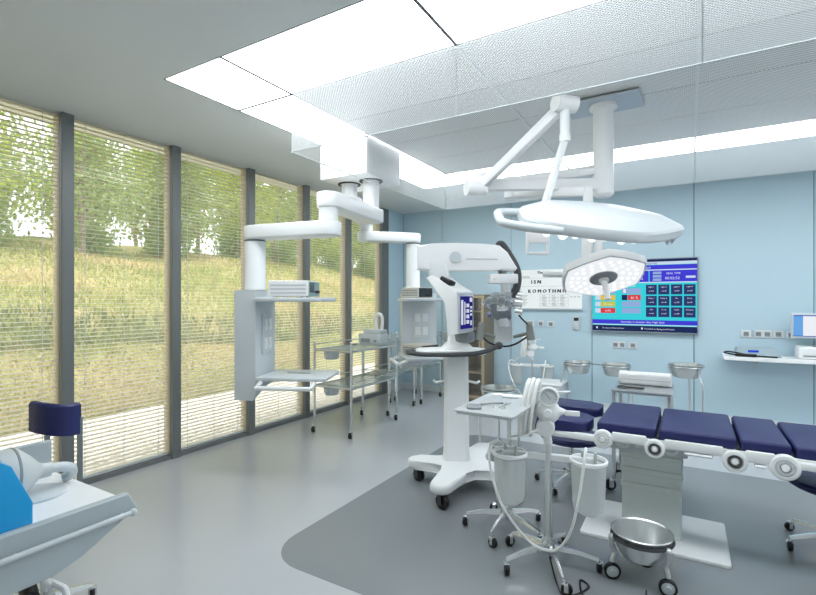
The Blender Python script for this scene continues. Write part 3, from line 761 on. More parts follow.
m = mm_(); m.box(HP(.02, .06, 1.265), (.15, .03, .21), RZ(YAW), .006, 1); m.cyl(HP(.02, .045, 1.27), HP(.02, .038, 1.27), .012, n=12); m.build('mounting_plate', OFFW, t)
for sg in (-1, 1):
    m = mm_(); c_ = HP(.02+sg*.178, -.02, 0)
    m.cyl(c_+V((0, 0, 1.315))+Rv*sg*.02, c_+V((0, 0, 1.19))+Rv*sg*.035, .026, .036, 16); m.ball(c_+V((0, 0, 1.315))+Rv*sg*.02, .028, n=12)
    m.cyl(c_+V((0, 0, 1.25))+Rv*sg*.03, HP(.02+sg*.08, .03, 1.21), .014, n=10); m.build('control_grip', mat('warm_grey_grip', (150, 152, 146), .5, noise=.03), t)
m = mm_(); m.tube([AR(.655, 1.97), AR(.675, 1.985), AR(.70, 1.965), AR(.75, 1.89), AR(.80, 1.80), AR(.82, 1.72), AR(.81, 1.63), AR(.78, 1.575), AR(.76, 1.565)], .031, 12, smooth=6); m.build('cable_sleeve', DGREY, t)
m = mm_(); m.tube([AR(.77, 1.57), HP(.07, .0, 1.53)], .008, 8, smooth=3)
m.tube([HP(.10, 0, 1.55), HP(.12, -.02, 1.42), HP(.16, -.03, 1.36), HP(.22, -.03, 1.30), HP(.235, -.03, 1.25)], .007, 8, smooth=5)
m.tube([HP(-.19, -.02, 1.24), HP(-.12, -.05, 1.17), HP(.0, -.06, 1.14), HP(.10, -.05, 1.16), HP(.2, -.02, 1.215)], .008, 8, smooth=6)
m.build('cable', BLACK, t)
# ------------------------------------------------------------------ operating table
OL = (-.2, 3.53, 0)
t = thing('operating_table', 'operating table with navy padded sections on a pale pleated pedestal', 'operating table', OL)
def ob(): return MB(OL)
GREENG = mat('pale_green_grey_bellows', (216, 224, 221), .5, noise=.02)
m = ob(); m.prism(rrect(-.607, .212, 3.22, 3.82, .02, 3), .0, .022, None, .004, 1); m.build('floor_plate', OFFW, t)
m = ob()
lo = []
for k, (z, g) in enumerate(((.022, 0), (.30, 0), (.305, .006), (.335, .006), (.34, .0), (.40, .002), (.405, .008), (.435, .008), (.44, .002), (.50, .004), (.505, .010), (.53, .010), (.535, .004), (.565, .004))):
    lo.append([(x, y, z) for x, y in rrect(-.375-g, -.035+g, 3.39-g, 3.67+g, .02, 3)])
m.loft(lo); m.build('pedestal_cover', GREENG, t, ang=25)
m = ob(); m.bb(-.44, .0, 3.33, 3.70, .555, .655, .01, 2); hb = m.build('drive_head', PGREY, t)
for x in (-.36, -.09):
    m = ob(); m.lathe([(0, 0), (.048, 0), (.048, .012), (.03, .016), (.028, .010), (0, .010)], T(x, 3.33, .615) @ RX(90), 24); m.build('dial', OFFW, hb)
m = ob(); m.bb(-.29, -.16, 3.318, 3.33, .585, .645, .004, 1); m.bb(-.265, -.185, 3.314, 3.32, .592, .60); m.build('cover_plate', OFFW, hb)
# padded sections: (x0, x1, notch)
def pad(x0, x1, y0, y1, z0, z1, name='cushion', tongue=0):
    m = ob()
    po = rrect(x0, x1, y0, y1, .018, 3)
    m.prism(po, z0, z1, None, .016, 3)
    return m.build(name, NAVY, t, ang=40)
pad(-.497, -.165, 3.19, 3.87, .685, .752); pad(-.150, .235, 3.19, 3.85, .685, .750); pad(.250, .475, 3.19, 3.84, .685, .748); pad(.490, 1.10, 3.19, 3.82, .670, .745)
for a, b_ in ((-.21, -.12), (.19, .29), (.44, .53)):
    m = ob(); m.bb(a, b_, 3.22, 3.83, .665, .69, .004, 1); m.build('pad_tray', DGREY, t)
# two leg cushions
m = ob(); m.prism(outline([(-.96, 3.60), (-.75, 3.585), (-.60, 3.60), (-.545, 3.66), (-.545, 3.80), (-.60, 3.86), (-.78, 3.87), (-.96, 3.85)], 4), .672, .738, None, .018, 3); m.build('leg_cushion', NAVY, t, ang=40)
m = ob(); m.prism(outline([(-.96, 3.16), (-.80, 3.14), (-.60, 3.17), (-.545, 3.24), (-.545, 3.38), (-.60, 3.44), (-.78, 3.48), (-.96, 3.47)], 4), .672, .738, None, .018, 3); m.build('leg_cushion', NAVY, t, ang=40)
# white side rails and joint discs on both long sides
for side, yy in ((-1, 3.165), (1, 3.875)):
    def rb(x0, x1, z0, z1, d=.03, bev=.008):
        m = ob(); m.bb(x0, x1, yy-d/2, yy+d/2, z0, z1, bev, 2); return m.build('side_rail', OFFW, t)
    r_ = rb(-.405, -.215, .648, .705); r2_ = rb(-.12, .17, .648, .702); r3_ = rb(.27, .40, .64, .70); rb(.48, 1.10, .635, .675)
    rb(-.95, -.50, .630, .672, .035)
    m = ob(); m.bb(-.02, .12, yy-.017, yy+.017, .628, .645, .006, 1); m.build('rail_clamp', OFFW, t); m = ob(); m.bb(.31, .36, yy-.022, yy+.017, .618, .632, .005, 1); m.build('rail_clamp', OFFW, t)
    m = ob(); m.bb(-.47, 1.02, yy+.02*(-side)-.012, yy+.02*(-side)+.012, .655, .685); m.build('frame_bar', OFFW, t)
    for x, r, z, ring_ in ((-.456, .058, .655, OFFW), (-.17, .056, .640, DGREY), (.222, .060, .634, DGREY), (.440, .068, .638, PGREY)):
        m = ob(); m.lathe([(0, 0), (r, 0), (r, .020), (r*.9, .028), (r*.66, .030), (r*.60, .024), (0, .024)], T(x, yy-side*.006, z) @ RX(90 if side < 0 else -90), 28); d_ = m.build('joint_disc', OFFW, t)
        m = ob(); m.lathe([(r*.36, .0245), (r*.58, .0245), (r*.56, .031), (r*.38, .031)], T(x, yy-side*.006, z) @ RX(90 if side < 0 else -90), 28); m.build('disc_ring', ring_, d_)
        m = ob(); m.lathe([(0, .034), (r*.24, .034), (r*.32, .026), (r*.32, .0235), (0, .0235)], T(x, yy-side*.006, z) @ RX(90 if side < 0 else -90), 20); m.build('disc_cap', WHITE, d_)
m = ob()
for x in (-.46, .46): m.bb(x-.03, x+.03, 3.19, 3.85, .645, .668)
m.bb(-.40, .0, 3.25, 3.78, .645, .672); m.build('cross_bar', PGREY, t)

# ------------------------------------------------------------------ stools
def star_base(t, r=.27, n=5, hub=.09, a0=15, wr=.028):
    m = MB(); m.lathe([(0, hub-.03), (.035, hub-.03), (.04, hub), (.035, hub+.05), (0, hub+.05)], None, 16); m.build('hub', CHROME, t)
    for k in range(n):
        a = a0+360/n*k; c, s = math.cos(math.radians(a)), math.sin(math.radians(a))
        m = MB(); e = V((c*r, s*r, wr*2+.016))
        m.loft([[V((c*q, s*q, z))+V((-s, c, 0))*dx+V((0, 0, dz)) for dx, dz in ((-w_, -h_), (w_, -h_), (w_*.6, h_), (-w_*.6, h_))] for q, z, w_, h_ in ((.03, hub+.012, .017, .016), (r*.6, hub+.002, .014, .011), (r, wr*2+.018, .011, .008))])
        m.build('leg', CHROME, t)
        caster(t, c*r, s*r, wr, wr*2+.014, .022, a+70, BLACK, CHROME)
def make_stool(label, loc, rz):
    t = thing('stool', label, 'stool', loc, rz)
    star_base(t)
    m = MB(); m.cyl((0, 0, .12), (0, 0, .26), .026, n=16); m.cyl((0, 0, .26), (0, 0, .355), .016, n=14); m.build('gas_post', CHROME, t)
    m = MB(); m.lathe([(0, .352), (.09, .352), (.16, .36), (.215, .375), (.24, .392), (.243, .41), (.23, .425), (.18, .434), (0, .436)], None, 36); m.build('seat', NAVY, t)
    return t
s1 = make_stool('round navy stool on chrome star base behind the leg end of the table', (-.82, 4.02, 0), 20)
dup(s1, (.775, 3.78, 0), -26, 'round navy stool on chrome star base at the right edge of the picture')

# ------------------------------------------------------------------ suction unit
def suction_unit(label, loc, rz):
    t = thing('suction_unit', label, 'suction unit', loc, rz)
    star_base(t, .27, 5, .10, 268-rz if False else 0, .030)
    m = MB(); m.cyl((0, 0, .12), (0, 0, .86), .018, n=16); m.build('pole', STEEL, t)
    m = MB(); m.bb(-.26, .26, -.012, .012, .600, .640, .005, 1); m.build('jar_bracket', OFFW, t)
    for sx in (-1, 1):
        x = sx*.215
        m = MB(); m.lathe([(0, .335), (.05, .335), (.085, .36), (.092, .40), (.099, .61), (.105, .615), (.097, .615), (.09, .41), (.083, .368), (.05, .345), (0, .345)], T(x, -.02, 0) @ Matrix.Diagonal((.93, .93, 1, 1)), 32)
        jr = m.build('jar', JAR, t)
        m = MB(); m.lathe([(.093, .618), (.101, .620), (.102, .634), (.098, .639), (.091, .638), (.090, .619)], T(x, -.02, 0), 32); m.build('rim', WHITE, jr)
        m = MB()
        for dx, dy in ((-.03, .02), (.035, .0)): m.cyl((x+dx, -.02+dy, .46), (x+dx, -.02+dy, .675), .009, n=10)
        m.lathe([(0, .605), (.089, .605), (.089, .609), (0, .609)], T(x, -.02, 0), 28); m.build('lid', mat('lid_translucent_grey', (176, 182, 182), .4), jr)
    m = MB(); m.ball((0, -.01, .885), .068, (1, .8, 1), 20); m.cyl((0, -.06, .885), (0, -.085, .885), .022, n=14); m.cyl((0, 0, .83), (0, 0, .80), .035, n=18); m.cyl((.06, 0, .885), (.095, 0, .885), .028, .012, n=14); m.build('regulator', OFFW, t)
    GM = T(.005, -.045, .975) @ RX(90)
    m = MB(); m.lathe([(0, -.025), (.05, -.025), (.054, -.018), (.054, .018), (.047, .020), (.046, .013), (0, .013)], GM, 28); m.cyl((.005, -.045, .93), (.005, -.03, .94), .012, n=10); g_ = m.build('vacuum_gauge', WHITE, t)
    m = MB(); m.mi = 0; m.lathe([(0, .0135), (.045, .0135), (.045, .0145), (0, .0145)], GM, 24); m.mi = 1
    for k in range(11):
        a = math.radians(225-27*k); m.box(GM @ V((.036*math.cos(a), .036*math.sin(a), .0155)), (.008, .001, .002), GM.to_3x3().to_4x4() @ RZ(math.degrees(a)) )
    m.box(GM @ V((-.004, .004, .0165)), (.05, .001, .0035), GM.to_3x3().to_4x4() @ RZ(132)); m.build('dial_face', [mat('dial_face_grey', (206, 214, 216), .5), BLACK], g_, smooth=False)
    m = MB(); m.bb(.09, .17, -.03, -.02, .87, .90, .003, 1); m.cyl((.05, -.012, .885), (.1, -.02, .885), .008, n=8); m.build('label_plate', WHITE, t)
    m = MB(); m.lathe([(0, -.03), (.048, -.03), (.052, -.02), (.052, .02), (.046, .03), (0, .03)], T(-.015, -.02, .795) @ RX(90), 24); m.cyl((-.015, -.01, .79), (.0, 0, .70), .024, n=14); m.build('valve', OFFW, t)
    for k, (x, dz) in enumerate(((-.115, 0), (-.09, .006), (-.065, .002))):
        m = MB(); m.tube([(x-.012+.024*math.sin(a)+.01*math.cos(a), -.02+.055*math.cos(a), .90+dz+.158*math.sin(a)) for a in [2*PI*q/24 for q in range(24)]], .0125, 10, closed=True); m.build('hose_coil', RUBW, t)
    m = MB(); m.cyl((-.12, 0, .985), (.12, 0, 1.0), .006, n=8); m.cyl((0, 0, .90), (0, 0, .995), .008, n=8); m.build('hose_hanger', OFFW, t)
    return t
su = suction_unit('white suction unit with two frosted jars in the foreground by the metal kick bucket', (-.69, 2.75, 0), 12)
m = MB(); m.tube([(.20, -.02, .66), (.20, -.06, .705), (.195, -.115, .70), (.185, -.14, .62), (.16, -.15, .45), (.12, -.15, .28), (.06, -.13, .17), (.0, -.10, .135), (-.08, -.09, .15), (-.16, -.12, .24), (-.25, -.14, .38), (-.315, -.10, .55), (-.325, -.05, .66), (-.29, -.02, .69), (-.25, .0, .665)], .0075, 10, smooth=6)
m.tube([(-.03, -.03, .80), (-.10, -.06, .76), (-.17, -.03, .735), (-.215, -.02, .72), (-.235, .0, .68)], .007, 8, smooth=5); m.build('drain_hose', RUBW, su)
dup(su, (-1.885, 6.62, 0), 10, 'white suction unit with two jars standing far off against the back wall', .97)
m = MB((-.6, 2.6, 0)); m.tube([(-.66, 2.66, .10), (-.61, 2.60, .006), (-.55, 2.50, .006), (-.49, 2.545, .006), (-.45, 2.64, .006), (-.50, 2.68, .006), (-.47, 2.56, .006), (-.40, 2.52, .006), (-.33, 2.62, .006), (-.24, 2.60, .006), (-.19, 2.68, .006), (-.185, 2.73, .02)], .005, 8, smooth=6)
o = m.build('power_cord', BLACK); o.location = (-.6, 2.6, 0); tag(o, 'black power cord on the floor between suction unit and kick bucket', 'cord')

# ------------------------------------------------------------------ kick bucket
KL = (-.215, 2.86, 0)
t = thing('kick_bucket', 'steel bowl kick bucket on three large casters in front of the table', 'kick bucket', KL)
m = MB(); m.lathe([(0, .115), (.055, .115), (.105, .135), (.136, .19), (.152, .262), (.158, .268), (.152, .272), (.145, .266), (.129, .195), (.10, .145), (.055, .125), (0, .125)], None, 44); m.build('bowl', STEEL, t)
m = MB(); m.lathe([(.145, .232), (.156, .230), (.159, .238), (.157, .246), (.150, .246)], None, 44); m.build('bumper_ring', DGREY, t)
for a in (205, 325, 85):
    c, s = math.cos(math.radians(a)), math.sin(math.radians(a))
    m = MB(); m.tube([(c*.155, s*.155, .235), (c*.16, s*.16, .19), (c*.142, s*.142, .15), (c*.152, s*.152, .115), (c*.155, s*.155, .095)], .014, 10, smooth=4); m.ball((c*.157, s*.157, .228), .02, n=10); m.build('leg', STEEL, t)
    M = T(c*.155, s*.155, .044) @ RZ(20 if a != 325 else 8) @ RX(90)
    m = MB(); m.lathe([(.032, -.012), (.040, -.013), (.044, -.008), (.044, .008), (.040, .013), (.032, .012)], M, 26); m.lathe([(.032, -.012), (.032, .012)], M, 26); w_ = m.build('wheel', BLACK, t)
    m = MB(); m.lathe([(0, -.018), (.012, -.018), (.014, -.012), (.032, -.009), (.032, .009), (.014, .012), (.012, .018), (0, .018)], M, 22); m.build('hub_disc', PGREY, w_)

# ------------------------------------------------------------------ Mayo stand with instruments
YL = (-1.04, 3.04, 0)
t = thing('mayo_stand', 'wheeled instrument stand carrying a flat pale steel tray', 'instrument stand', YL)
star_base(t, .26, 5, .10, 268, .030)
TRM = mat('satin_tray', (206, 211, 212), .3, .35, noise=.02)
m = MB(); m.cyl((.02, .0, .12), (.02, 0, .60), .019, n=16); m.cyl((.02, 0, .60), (.02, 0, .885), .014, n=14); m.build('pole', STEEL, t)
m = MB((-1.04, 3.04, 0)); poly = rrect(-1.09, -.77, 2.345, 2.90, .02, 4)
m.loft([[(x, y, .905) for x, y in poly], [(x, y, .917) for x, y in poly]])
m.loft([[(x, y, .917) for x, y in rrect(-1.10, -.76, 2.335, 2.91, .02, 4)], [(x, y, .924) for x, y in rrect(-1.10, -.76, 2.335, 2.91, .02, 4)], [(x, y, .924) for x, y in rrect(-1.085, -.775, 2.35, 2.895, .018, 4)], [(x, y, .918) for x, y in rrect(-1.08, -.78, 2.355, 2.89, .018, 4)]])
m.build('tray', TRM, t)
m = MB((-1.04, 3.04, 0)); m.bb(-1.05, -1.03, 2.45, 3.06, .885, .905); m.bb(-.84, -.82, 2.45, 3.0, .885, .905); m.bb(-1.05, -.82, 2.98, 3.06, .88, .902, .004, 1); m.build('tray_frame', STEEL, t)
def lay(name, label, pts, r, x, y, z, cat, extra=None, mt=STEEL):
    m = MB()
    for q in pts: m.tube(q, r, 7, smooth=4)
    if extra: extra(m)
    o = m.build(name, mt); o.location = (x, y, z); return tag(o, label, cat)
def loops(m):
    for sx in (-1, 1): m.tube([(sx*.022+.015*math.cos(a), -.075+.02*math.sin(a), .004) for a in [2*PI*k/14 for k in range(14)]], .0028, 6, closed=True)
lay('scissors', 'steel scissors lying on the instrument stand tray', [[(-.02, -.055, .004), (0, 0, .005), (.012, .08, .004)], [(.02, -.055, .004), (0, 0, .004), (-.012, .08, .004)]], .0038, -.90, 2.60, .9185, 'scissors', loops)
lay('forceps', 'dark handled forceps lying aslant on the instrument stand tray', [[(-.05, -.05, .005), (.0, .0, .006), (.05, .05, .005)], [(-.04, -.056, .005), (.0, .0, .006), (.056, .04, .005)]], .004, -.975, 2.60, .9185, 'forceps', None, MGREY)
m = MB(); m.prism(rrect(-.04, .04, -.05, .05, .015, 4), 0, .012, None, .003, 1); o = m.build('kidney_dish', MGREY); o.location = (-1.03, 2.47, .9185); o.rotation_euler = (0, 0, .4); tag(o, 'small flat steel dish at the near corner of the stand tray', 'dish')
m = MB(); m.bb(-.05, .05, -.018, .018, 0, .012, .004, 1); o = m.build('instrument_case', PGREY); o.location = (-.94, 2.83, .9185); o.rotation_euler = (0, 0, .3); tag(o, 'narrow pale instrument case at the far edge of the stand tray', 'case')

# ------------------------------------------------------------------ basin stands
BOWLM = mat('pale_steel_bowl', (200, 204, 202), .25, .75, noise=.03, nscale=20)
def bowl(m, x, y, z, r, h=.145): m.lathe([(0, z-h), (r*.66, z-h), (r*.78, z-h*.88), (r*.91, z-h*.3), (r*.96, z-.004), (r*1.06, z), (r*1.06, z+.004), (r*.94, z+.003), (r*.88, z-h*.3), (r*.76, z-h*.84), (r*.6, z-h+.006), (0, z-h+.006)], T(x, y, 0), 36)
def basin_stand(label, loc, rz, xs, h, r, foot):
    t = thing('basin_stand', label, 'basin stand', loc, rz)
    for x in xs:
        m = MB(); bowl(m, x, 0, h, r); m.build('basin', BOWLM, t)
        m = MB(); m.tube([(x+(r+.004)*math.cos(a), (r+.004)*math.sin(a), h-.018) for a in [2*PI*k/28 for k in range(28)]], .007, 7, closed=True); m.build('ring', STEEL, t)
    if len(xs) == 2:
        m = MB(); m.cyl((xs[0]+r, 0, h-.02), (xs[1]-r, 0, h-.02), .009, n=10); m.build('cross_rod', MGREY, t)
        pts = [(xs[0]-r-.005, -.02, 0), (xs[0]-r+.05, .10, 0), (xs[1]+r+.005, -.02, 0), (xs[1]+r-.05, .10, 0)]
    else:
        pts = [(xs[0]+(r+.01)*math.cos(math.radians(a)), (r+.01)*math.sin(math.radians(a)), 0) for a in foot]
    for x, y, _ in pts:
        ox = xs[0] if abs(x-xs[0]) < abs(x-xs[-1]) else xs[-1]
        d = V((x-ox, y, 0)).normalized()*.03
        m = MB(); m.tube([(x, y, h-.02), (x-d.x*.6, y-d.y*.6, h-.10), (x+d.x, y+d.y, h-.24), (x+d.x, y+d.y, .30), (x+d.x, y+d.y, .08)], .011, 9, smooth=5); m.build('leg', STEEL, t)
        caster(t, x+d.x, y+d.y, .03, .09, .022, 30, BLACK, CHROME)
    m = MB()
    q = [V((x, y, .14)) for x, y, _ in pts]
    for a, b_ in zip(q, q[1:]+q[:1]): m.cyl(a, b_, .007, n=8)
    m.build('stretcher', STEEL, t)
    return t
basin_stand('double basin stand with two steel bowls against the back wall', (-1.0, 6.38, 0), 2, (-.225, .225), .725, .165, None)
basin_stand('single steel basin on tall legs right of the steel side table', (-.02, 6.25, 0), 0, (0,), .785, .17, (200, 320, 80))
basin_stand('single steel basin on a wheeled ring stand behind the instrument stand', (-1.56, 4.36, 0), 0, (0,), .68, .165, (230, 350, 110))

# ------------------------------------------------------------------ steel side table behind the operating table
TL = (-.315, 4.33, 0)
t = thing('side_table', 'small wheeled steel table behind the operating table with white rolled case', 'side table', TL)
m = MB(); m.bb(-.215, .215, -.25, .25, .785, .81, .006, 1); m.build('table_top', STEEL, t)
m = MB(); m.bb(-.20, .20, -.23, .23, .42, .435, .004, 1); m.build('lower_shelf', STEEL, t)
for sx in (-1, 1):
    for sy in (-1, 1):
        m = MB(); m.bb(sx*.195-.014, sx*.195+.014, sy*.23-.014, sy*.23+.014, .09, .785, .004, 1); m.build('leg', STEEL, t)
        caster(t, sx*.195, sy*.23, .045, .10, .03, 200, BLACK, CHROME)
t = thing('instrument_case', 'white rounded sterile case lying on the small steel table', 'case', (-.31, 4.42, .81))
m = MB(); m.prism(rrect(-.05, .05, -.065, .065, .03, 5), -.195, .195, T(0, 0, .055) @ RY(90) , .012, 2); m.build('body', WHITE, t)
m = MB(); m.bb(-.19, .19, -.069, -.064, .045, .052); m.build('lid_seam', PGREY, t)
lay('scissors', 'dark scissors lying in front of the white case on the steel table', [[(-.07, -.02, .006), (0, 0, .006), (.08, .02, .006)], [(-.07, .015, .006), (0, 0, .007), (.08, -.005, .006)]], .006, -.38, 4.20, .811, 'scissors', lambda m: [m.tube([(-.09+.024*math.cos(a), sy+.016*math.sin(a), .006) for a in [2*PI*k/14 for k in range(14)]], .004, 6, closed=True) for sy in (-.028, .024)], DGREY)
m = MB(); bowl(m, 0, 0, .135, .11, .135); o = m.build('bowl', BOWLM); o.location = (-.31, 4.30, .4355); tag(o, 'shallow steel bowl on the lower shelf of the small steel table', 'bowl')
# ------------------------------------------------------------------ glass trolleys by the windows
def trolley(label, x0, x1, y0, y1, top=1.05, drawers=True):
    loc = ((x0+x1)/2, (y0+y1)/2, 0); hx, hy = (x1-x0)/2, (y1-y0)/2
    t = thing('glass_trolley', label, 'trolley', loc)
    for sx in (-1, 1):
        for sy in (-1, 1):
            m = MB(); m.cyl((sx*hx, sy*hy, .085), (sx*hx, sy*hy, top), .014, n=12); m.ball((sx*hx, sy*hy, top), .018, (1, 1, .7), 10); m.build('post', CHROME, t)
            caster(t, sx*hx, sy*hy, .036, .10, .026, -80, BLACK, CHROME)
    for z in (top-.09, top-.50):
        m = MB(); m.bb(-hx+.01, hx-.01, -hy+.01, hy-.01, z-.012, z, .003, 1); sh = m.build('shelf', SHELFG, t)
        m = MB()
        for q in ((-hx, -hy, hx, -hy), (-hx, hy, hx, hy), (-hx, -hy, -hx, hy), (hx, -hy, hx, hy)): m.cyl((q[0], q[1], z-.014), (q[2], q[3], z-.014), .011, n=8)
        m.build('shelf_frame', STEEL, t)
        m = MB()
        for q in ((-hx, hy, hx, hy), (-hx, -hy, -hx, hy), (hx, -hy, hx, hy)): m.tube([(q[0], q[1], z+.05), ((q[0]+q[2])/2, (q[1]+q[3])/2, z+.055), (q[2], q[3], z+.05)], .006, 7, smooth=3)
        m.build('guard_rail', STEEL, t)
        if drawers:
            m = MB(); m.lathe([(0, z-.12), (.07, z-.12), (.085, z-.10), (.092, z-.02), (0, z-.02)], T(-hx+.17, -hy+.10, 0), 20); m.cyl((-hx+.17, -hy+.005, z-.07), (-hx+.17, -hy-.004, z-.07), .02, n=12); m.build('hanging_basket', PGREY, t)
    return t
trolley('front glass trolley with chrome posts nearest the pale grey pendant', -3.71, -3.18, 4.16, 5.10)
trolley('middle glass trolley with chrome posts behind the front one by the windows', -3.80, -3.39, 5.24, 5.92, 1.03, False)
trolley('rear glass trolley with chrome posts in the corner by the blue wall', -3.80, -3.36, 6.08, 6.70, 1.03, False)
t = thing('table_device', 'grey device with tall white loop handle on the front trolley', 'device', (-3.40, 4.90, .962))
m = MB(); m.bb(-.16, .16, -.10, .10, .0, .14, .012, 2); m.bb(-.10, .16, -.08, .08, .14, .19, .012, 2); m.build('casing', PGREY, t)
m = MB(); m.tube([(.06, -.02, .18), (.05, -.02, .30), (.06, -.02, .36), (.10, -.02, .385), (.14, -.02, .36), (.15, -.02, .30), (.14, -.02, .18)], .02, 12, smooth=5); m.build('loop_handle', WHITE, t)
m = MB(); m.cyl((.1, -.101, .05), (.1, -.115, .05), .02, n=14); m.bb(-.12, .02, -.103, -.099, .03, .08); m.build('front_panel', MGREY, t)

# ------------------------------------------------------------------ glass fronted cabinet by the back wall
t = thing('glass_cabinet', 'tall beige framed glass cabinet against the back wall behind the microscope', 'cabinet', (-2.79, 6.78, 0))
m = MB((-2.79, 6.78, 0))
m.bb(-3.0, -2.975, 6.58, 6.96, .03, 1.60); m.bb(-2.60, -2.575, 6.58, 6.96, .03, 1.60); m.bb(-2.975, -2.60, 6.58, 6.96, 1.56, 1.60); m.bb(-2.975, -2.60, 6.58, 6.96, .03, .09); m.bb(-2.98, -2.595, 6.60, 6.94, 0, .03)
m.build('carcass', mat('cabinet_olive', (128, 118, 98), .5, noise=.05), t, smooth=False)
m = MB((-2.79, 6.78, 0)); m.bb(-2.975, -2.60, 6.945, 6.958, .09, 1.56); m.build('back_panel', mat('dark_olive_back', (104, 102, 90), .5, noise=.05), t, smooth=False)
m = MB((-2.79, 6.78, 0))
for z in (.42, .75, 1.08, 1.34): m.bb(-2.972, -2.603, 6.60, 6.94, z, z+.014)
m.build('shelf', TAN, t, smooth=False)
m = MB((-2.79, 6.78, 0)); m.bb(-2.97, -2.605, 6.572, 6.578, .10, 1.55); dr = m.build('door', veil('cabinet_glass', (200, 196, 180), .10, .06, .05), t, smooth=False)
m = MB((-2.79, 6.78, 0))
for q in ((-2.99, -2.955, .06, 1.585), (-2.62, -2.585, .06, 1.585)): m.bb(q[0], q[1], 6.560, 6.579, q[2], q[3])
m.bb(-2.955, -2.62, 6.560, 6.579, .06, .10); m.bb(-2.955, -2.62, 6.560, 6.579, 1.55, 1.585); m.build('door_frame', TAN, dr, smooth=False)
m = MB((-2.79, 6.78, 0)); m.cyl((-2.64, 6.553, .75), (-2.64, 6.553, .92), .007, n=8); m.bb(-2.644, -2.636, 6.553, 6.562, .76, .772); m.bb(-2.644, -2.636, 6.553, 6.562, .9, .912); m.build('handle', CHROME, dr)
# low white chest at the wall
t = thing('low_cabinet', 'low white cabinet at the back wall below the far suction jars', 'cabinet', (-1.56, 6.36, 0))
m = MB(); m.bb(-.17, .17, -.20, .20, .04, .42, .006, 1); m.bb(-.15, .15, -.17, .18, 0, .04); m.build('body', PGREY, t)
m = MB(); m.bb(-.18, .18, -.21, .21, .42, .445, .006, 1); m.build('top', WHITE, t)
m = MB(); m.bb(-.155, .155, -.212, -.201, .06, .40, .003, 1); m.bb(-.02, .08, -.22, -.212, .34, .352); m.build('door', OFFW, t)

# ------------------------------------------------------------------ back wall : whiteboard, screen, sockets, shelf
BX0, BX1, BZ0, BZ1 = -2.16, -1.28, 1.40, 1.965
t = thing('whiteboard', 'printed white notice board with black handwriting on the back wall', 'notice board', ((BX0+BX1)/2, 6.98, BZ0))
PAPER = mat('white_board_surface', (252, 252, 249), .5, noise=.01); INK = mat('black_marker_ink', (28, 28, 32), .6); PRINT = mat('grey_print', (138, 138, 140), .7)
def wb(): return MB(((BX0+BX1)/2, 6.98, BZ0))
m = wb(); m.bb(BX0, BX1, 6.972, 6.998, BZ0, BZ1, .003, 1); m.build('panel', PAPER, t)
m = wb(); m.bb(BX0-.005, BX1+.005, 6.955, 6.998, BZ0-.022, BZ0, .003, 1); m.build('pen_tray', PGREY, t)
m = wb(); [text_on(m, 'I S N', .072, -1.93+d_, 6.970-d_*.05, 1.76+d_*.4) for d_ in (0, .004, .008)]; m.M = Matrix.Identity(4)
[text_on(m, 'K O M O T H N H', .070, -1.775+d_, 6.970-d_*.05, 1.625+d_*.4) for d_ in (0, .004, .008)]; m.build('handwriting', INK, t, smooth=False)
m = wb(); [text_on(m, 'Theatre', .05, -1.83+d_, 6.970-d_*.05, 1.905+d_*.3) for d_ in (0, .003, .006)]
m.build('heading', mat('dark_print', (60, 60, 64), .7), t, smooth=False)
m = wb()
for z in (1.865, 1.85): m.quad(-2.13, -2.02, z, z+.005, 6.9705); m.quad(-1.83, -1.68, z, z+.005, 6.9705)
for k in range(9):
    z = 1.585-.018*k
    m.quad(-2.13, -2.05-.02*(k % 3), z, z+.004, 6.9705)
    for x in (-1.84, -1.70, -1.58): m.quad(x, x+.05+.012*((k*7) % 3), z-.006, z-.001, 6.9705)
for x in (-1.87, -1.73, -1.61, -1.47): m.quad(x, x+.0025, 1.42, 1.60, 6.9705)
for z in (1.60, 1.555, 1.51, 1.465, 1.42): m.quad(-1.87, -1.47, z, z+.002, 6.9705)
for z in (1.84, 1.72): m.quad(-2.13, -1.34, z, z+.002, 6.9705)
for x in (-1.44, -1.39, -1.34): m.quad(x, x+.03, 1.56, 1.568, 6.9705)
m.build('printed_table', PRINT, t, smooth=False)

# control panel screen
TX0, TX1, TZ0, TZ1 = -1.137, .10, 1.105, 2.05
t = thing('wall_screen', 'large wall screen showing blue control panel with coloured readouts and dark tiles', 'screen', ((TX0+TX1)/2, 6.96, TZ0))
def tv(): return MB(((TX0+TX1)/2, 6.96, TZ0))
m = tv(); m.bb(TX0-.012, TX1+.012, 6.945, 6.998, TZ0-.02, TZ1+.012, .004, 1); m.build('bezel', mat('screen_bezel', (150, 158, 164), .35, .3), t)
cols_ = [(34, 48, 92), (205, 224, 244), (70, 66, 216), (62, 214, 226), (48, 62, 112), (150, 178, 224), (232, 196, 70), (196, 204, 84), (226, 64, 72), (236, 240, 250), (92, 92, 228)]
SM = [emit('screen_%s' % n_, c_, .56) for n_, c_ in zip(('dark', 'pale', 'violet', 'cyan', 'tile', 'slot', 'yellow', 'lime', 'red', 'white', 'light_violet'), cols_)]
m = tv(); W_, H_ = TX1-TX0, TZ1-TZ0; lay_y = [6.944]
def q(i, a, b_, c_, d_, lv=0):
    m.mi = i; m.quad(TX0+a*W_, TX0+b_*W_, TZ0+c_*H_, TZ0+d_*H_, 6.9440-.0012*lv)
def tx(s_, size, a, c_, align='CENTER', i=9):
    m.mi = i; m.text(s_, size, T(TX0+a*W_, 6.9440-.0036, TZ0+c_*H_) @ RX(90), align)
q(3, 0, 1, 0, 1)
q(0, 0, 1, .965, 1, 1); q(1, 0, 1, .925, .965, 1); q(2, 0, 1, .86, .92, 1); q(1, 0, 1, .845, .86, 1); q(2, 0, .56, .69, .845, 1); q(2, .57, 1, .69, .845, 1); q(1, 0, 1, .675, .69, 1)
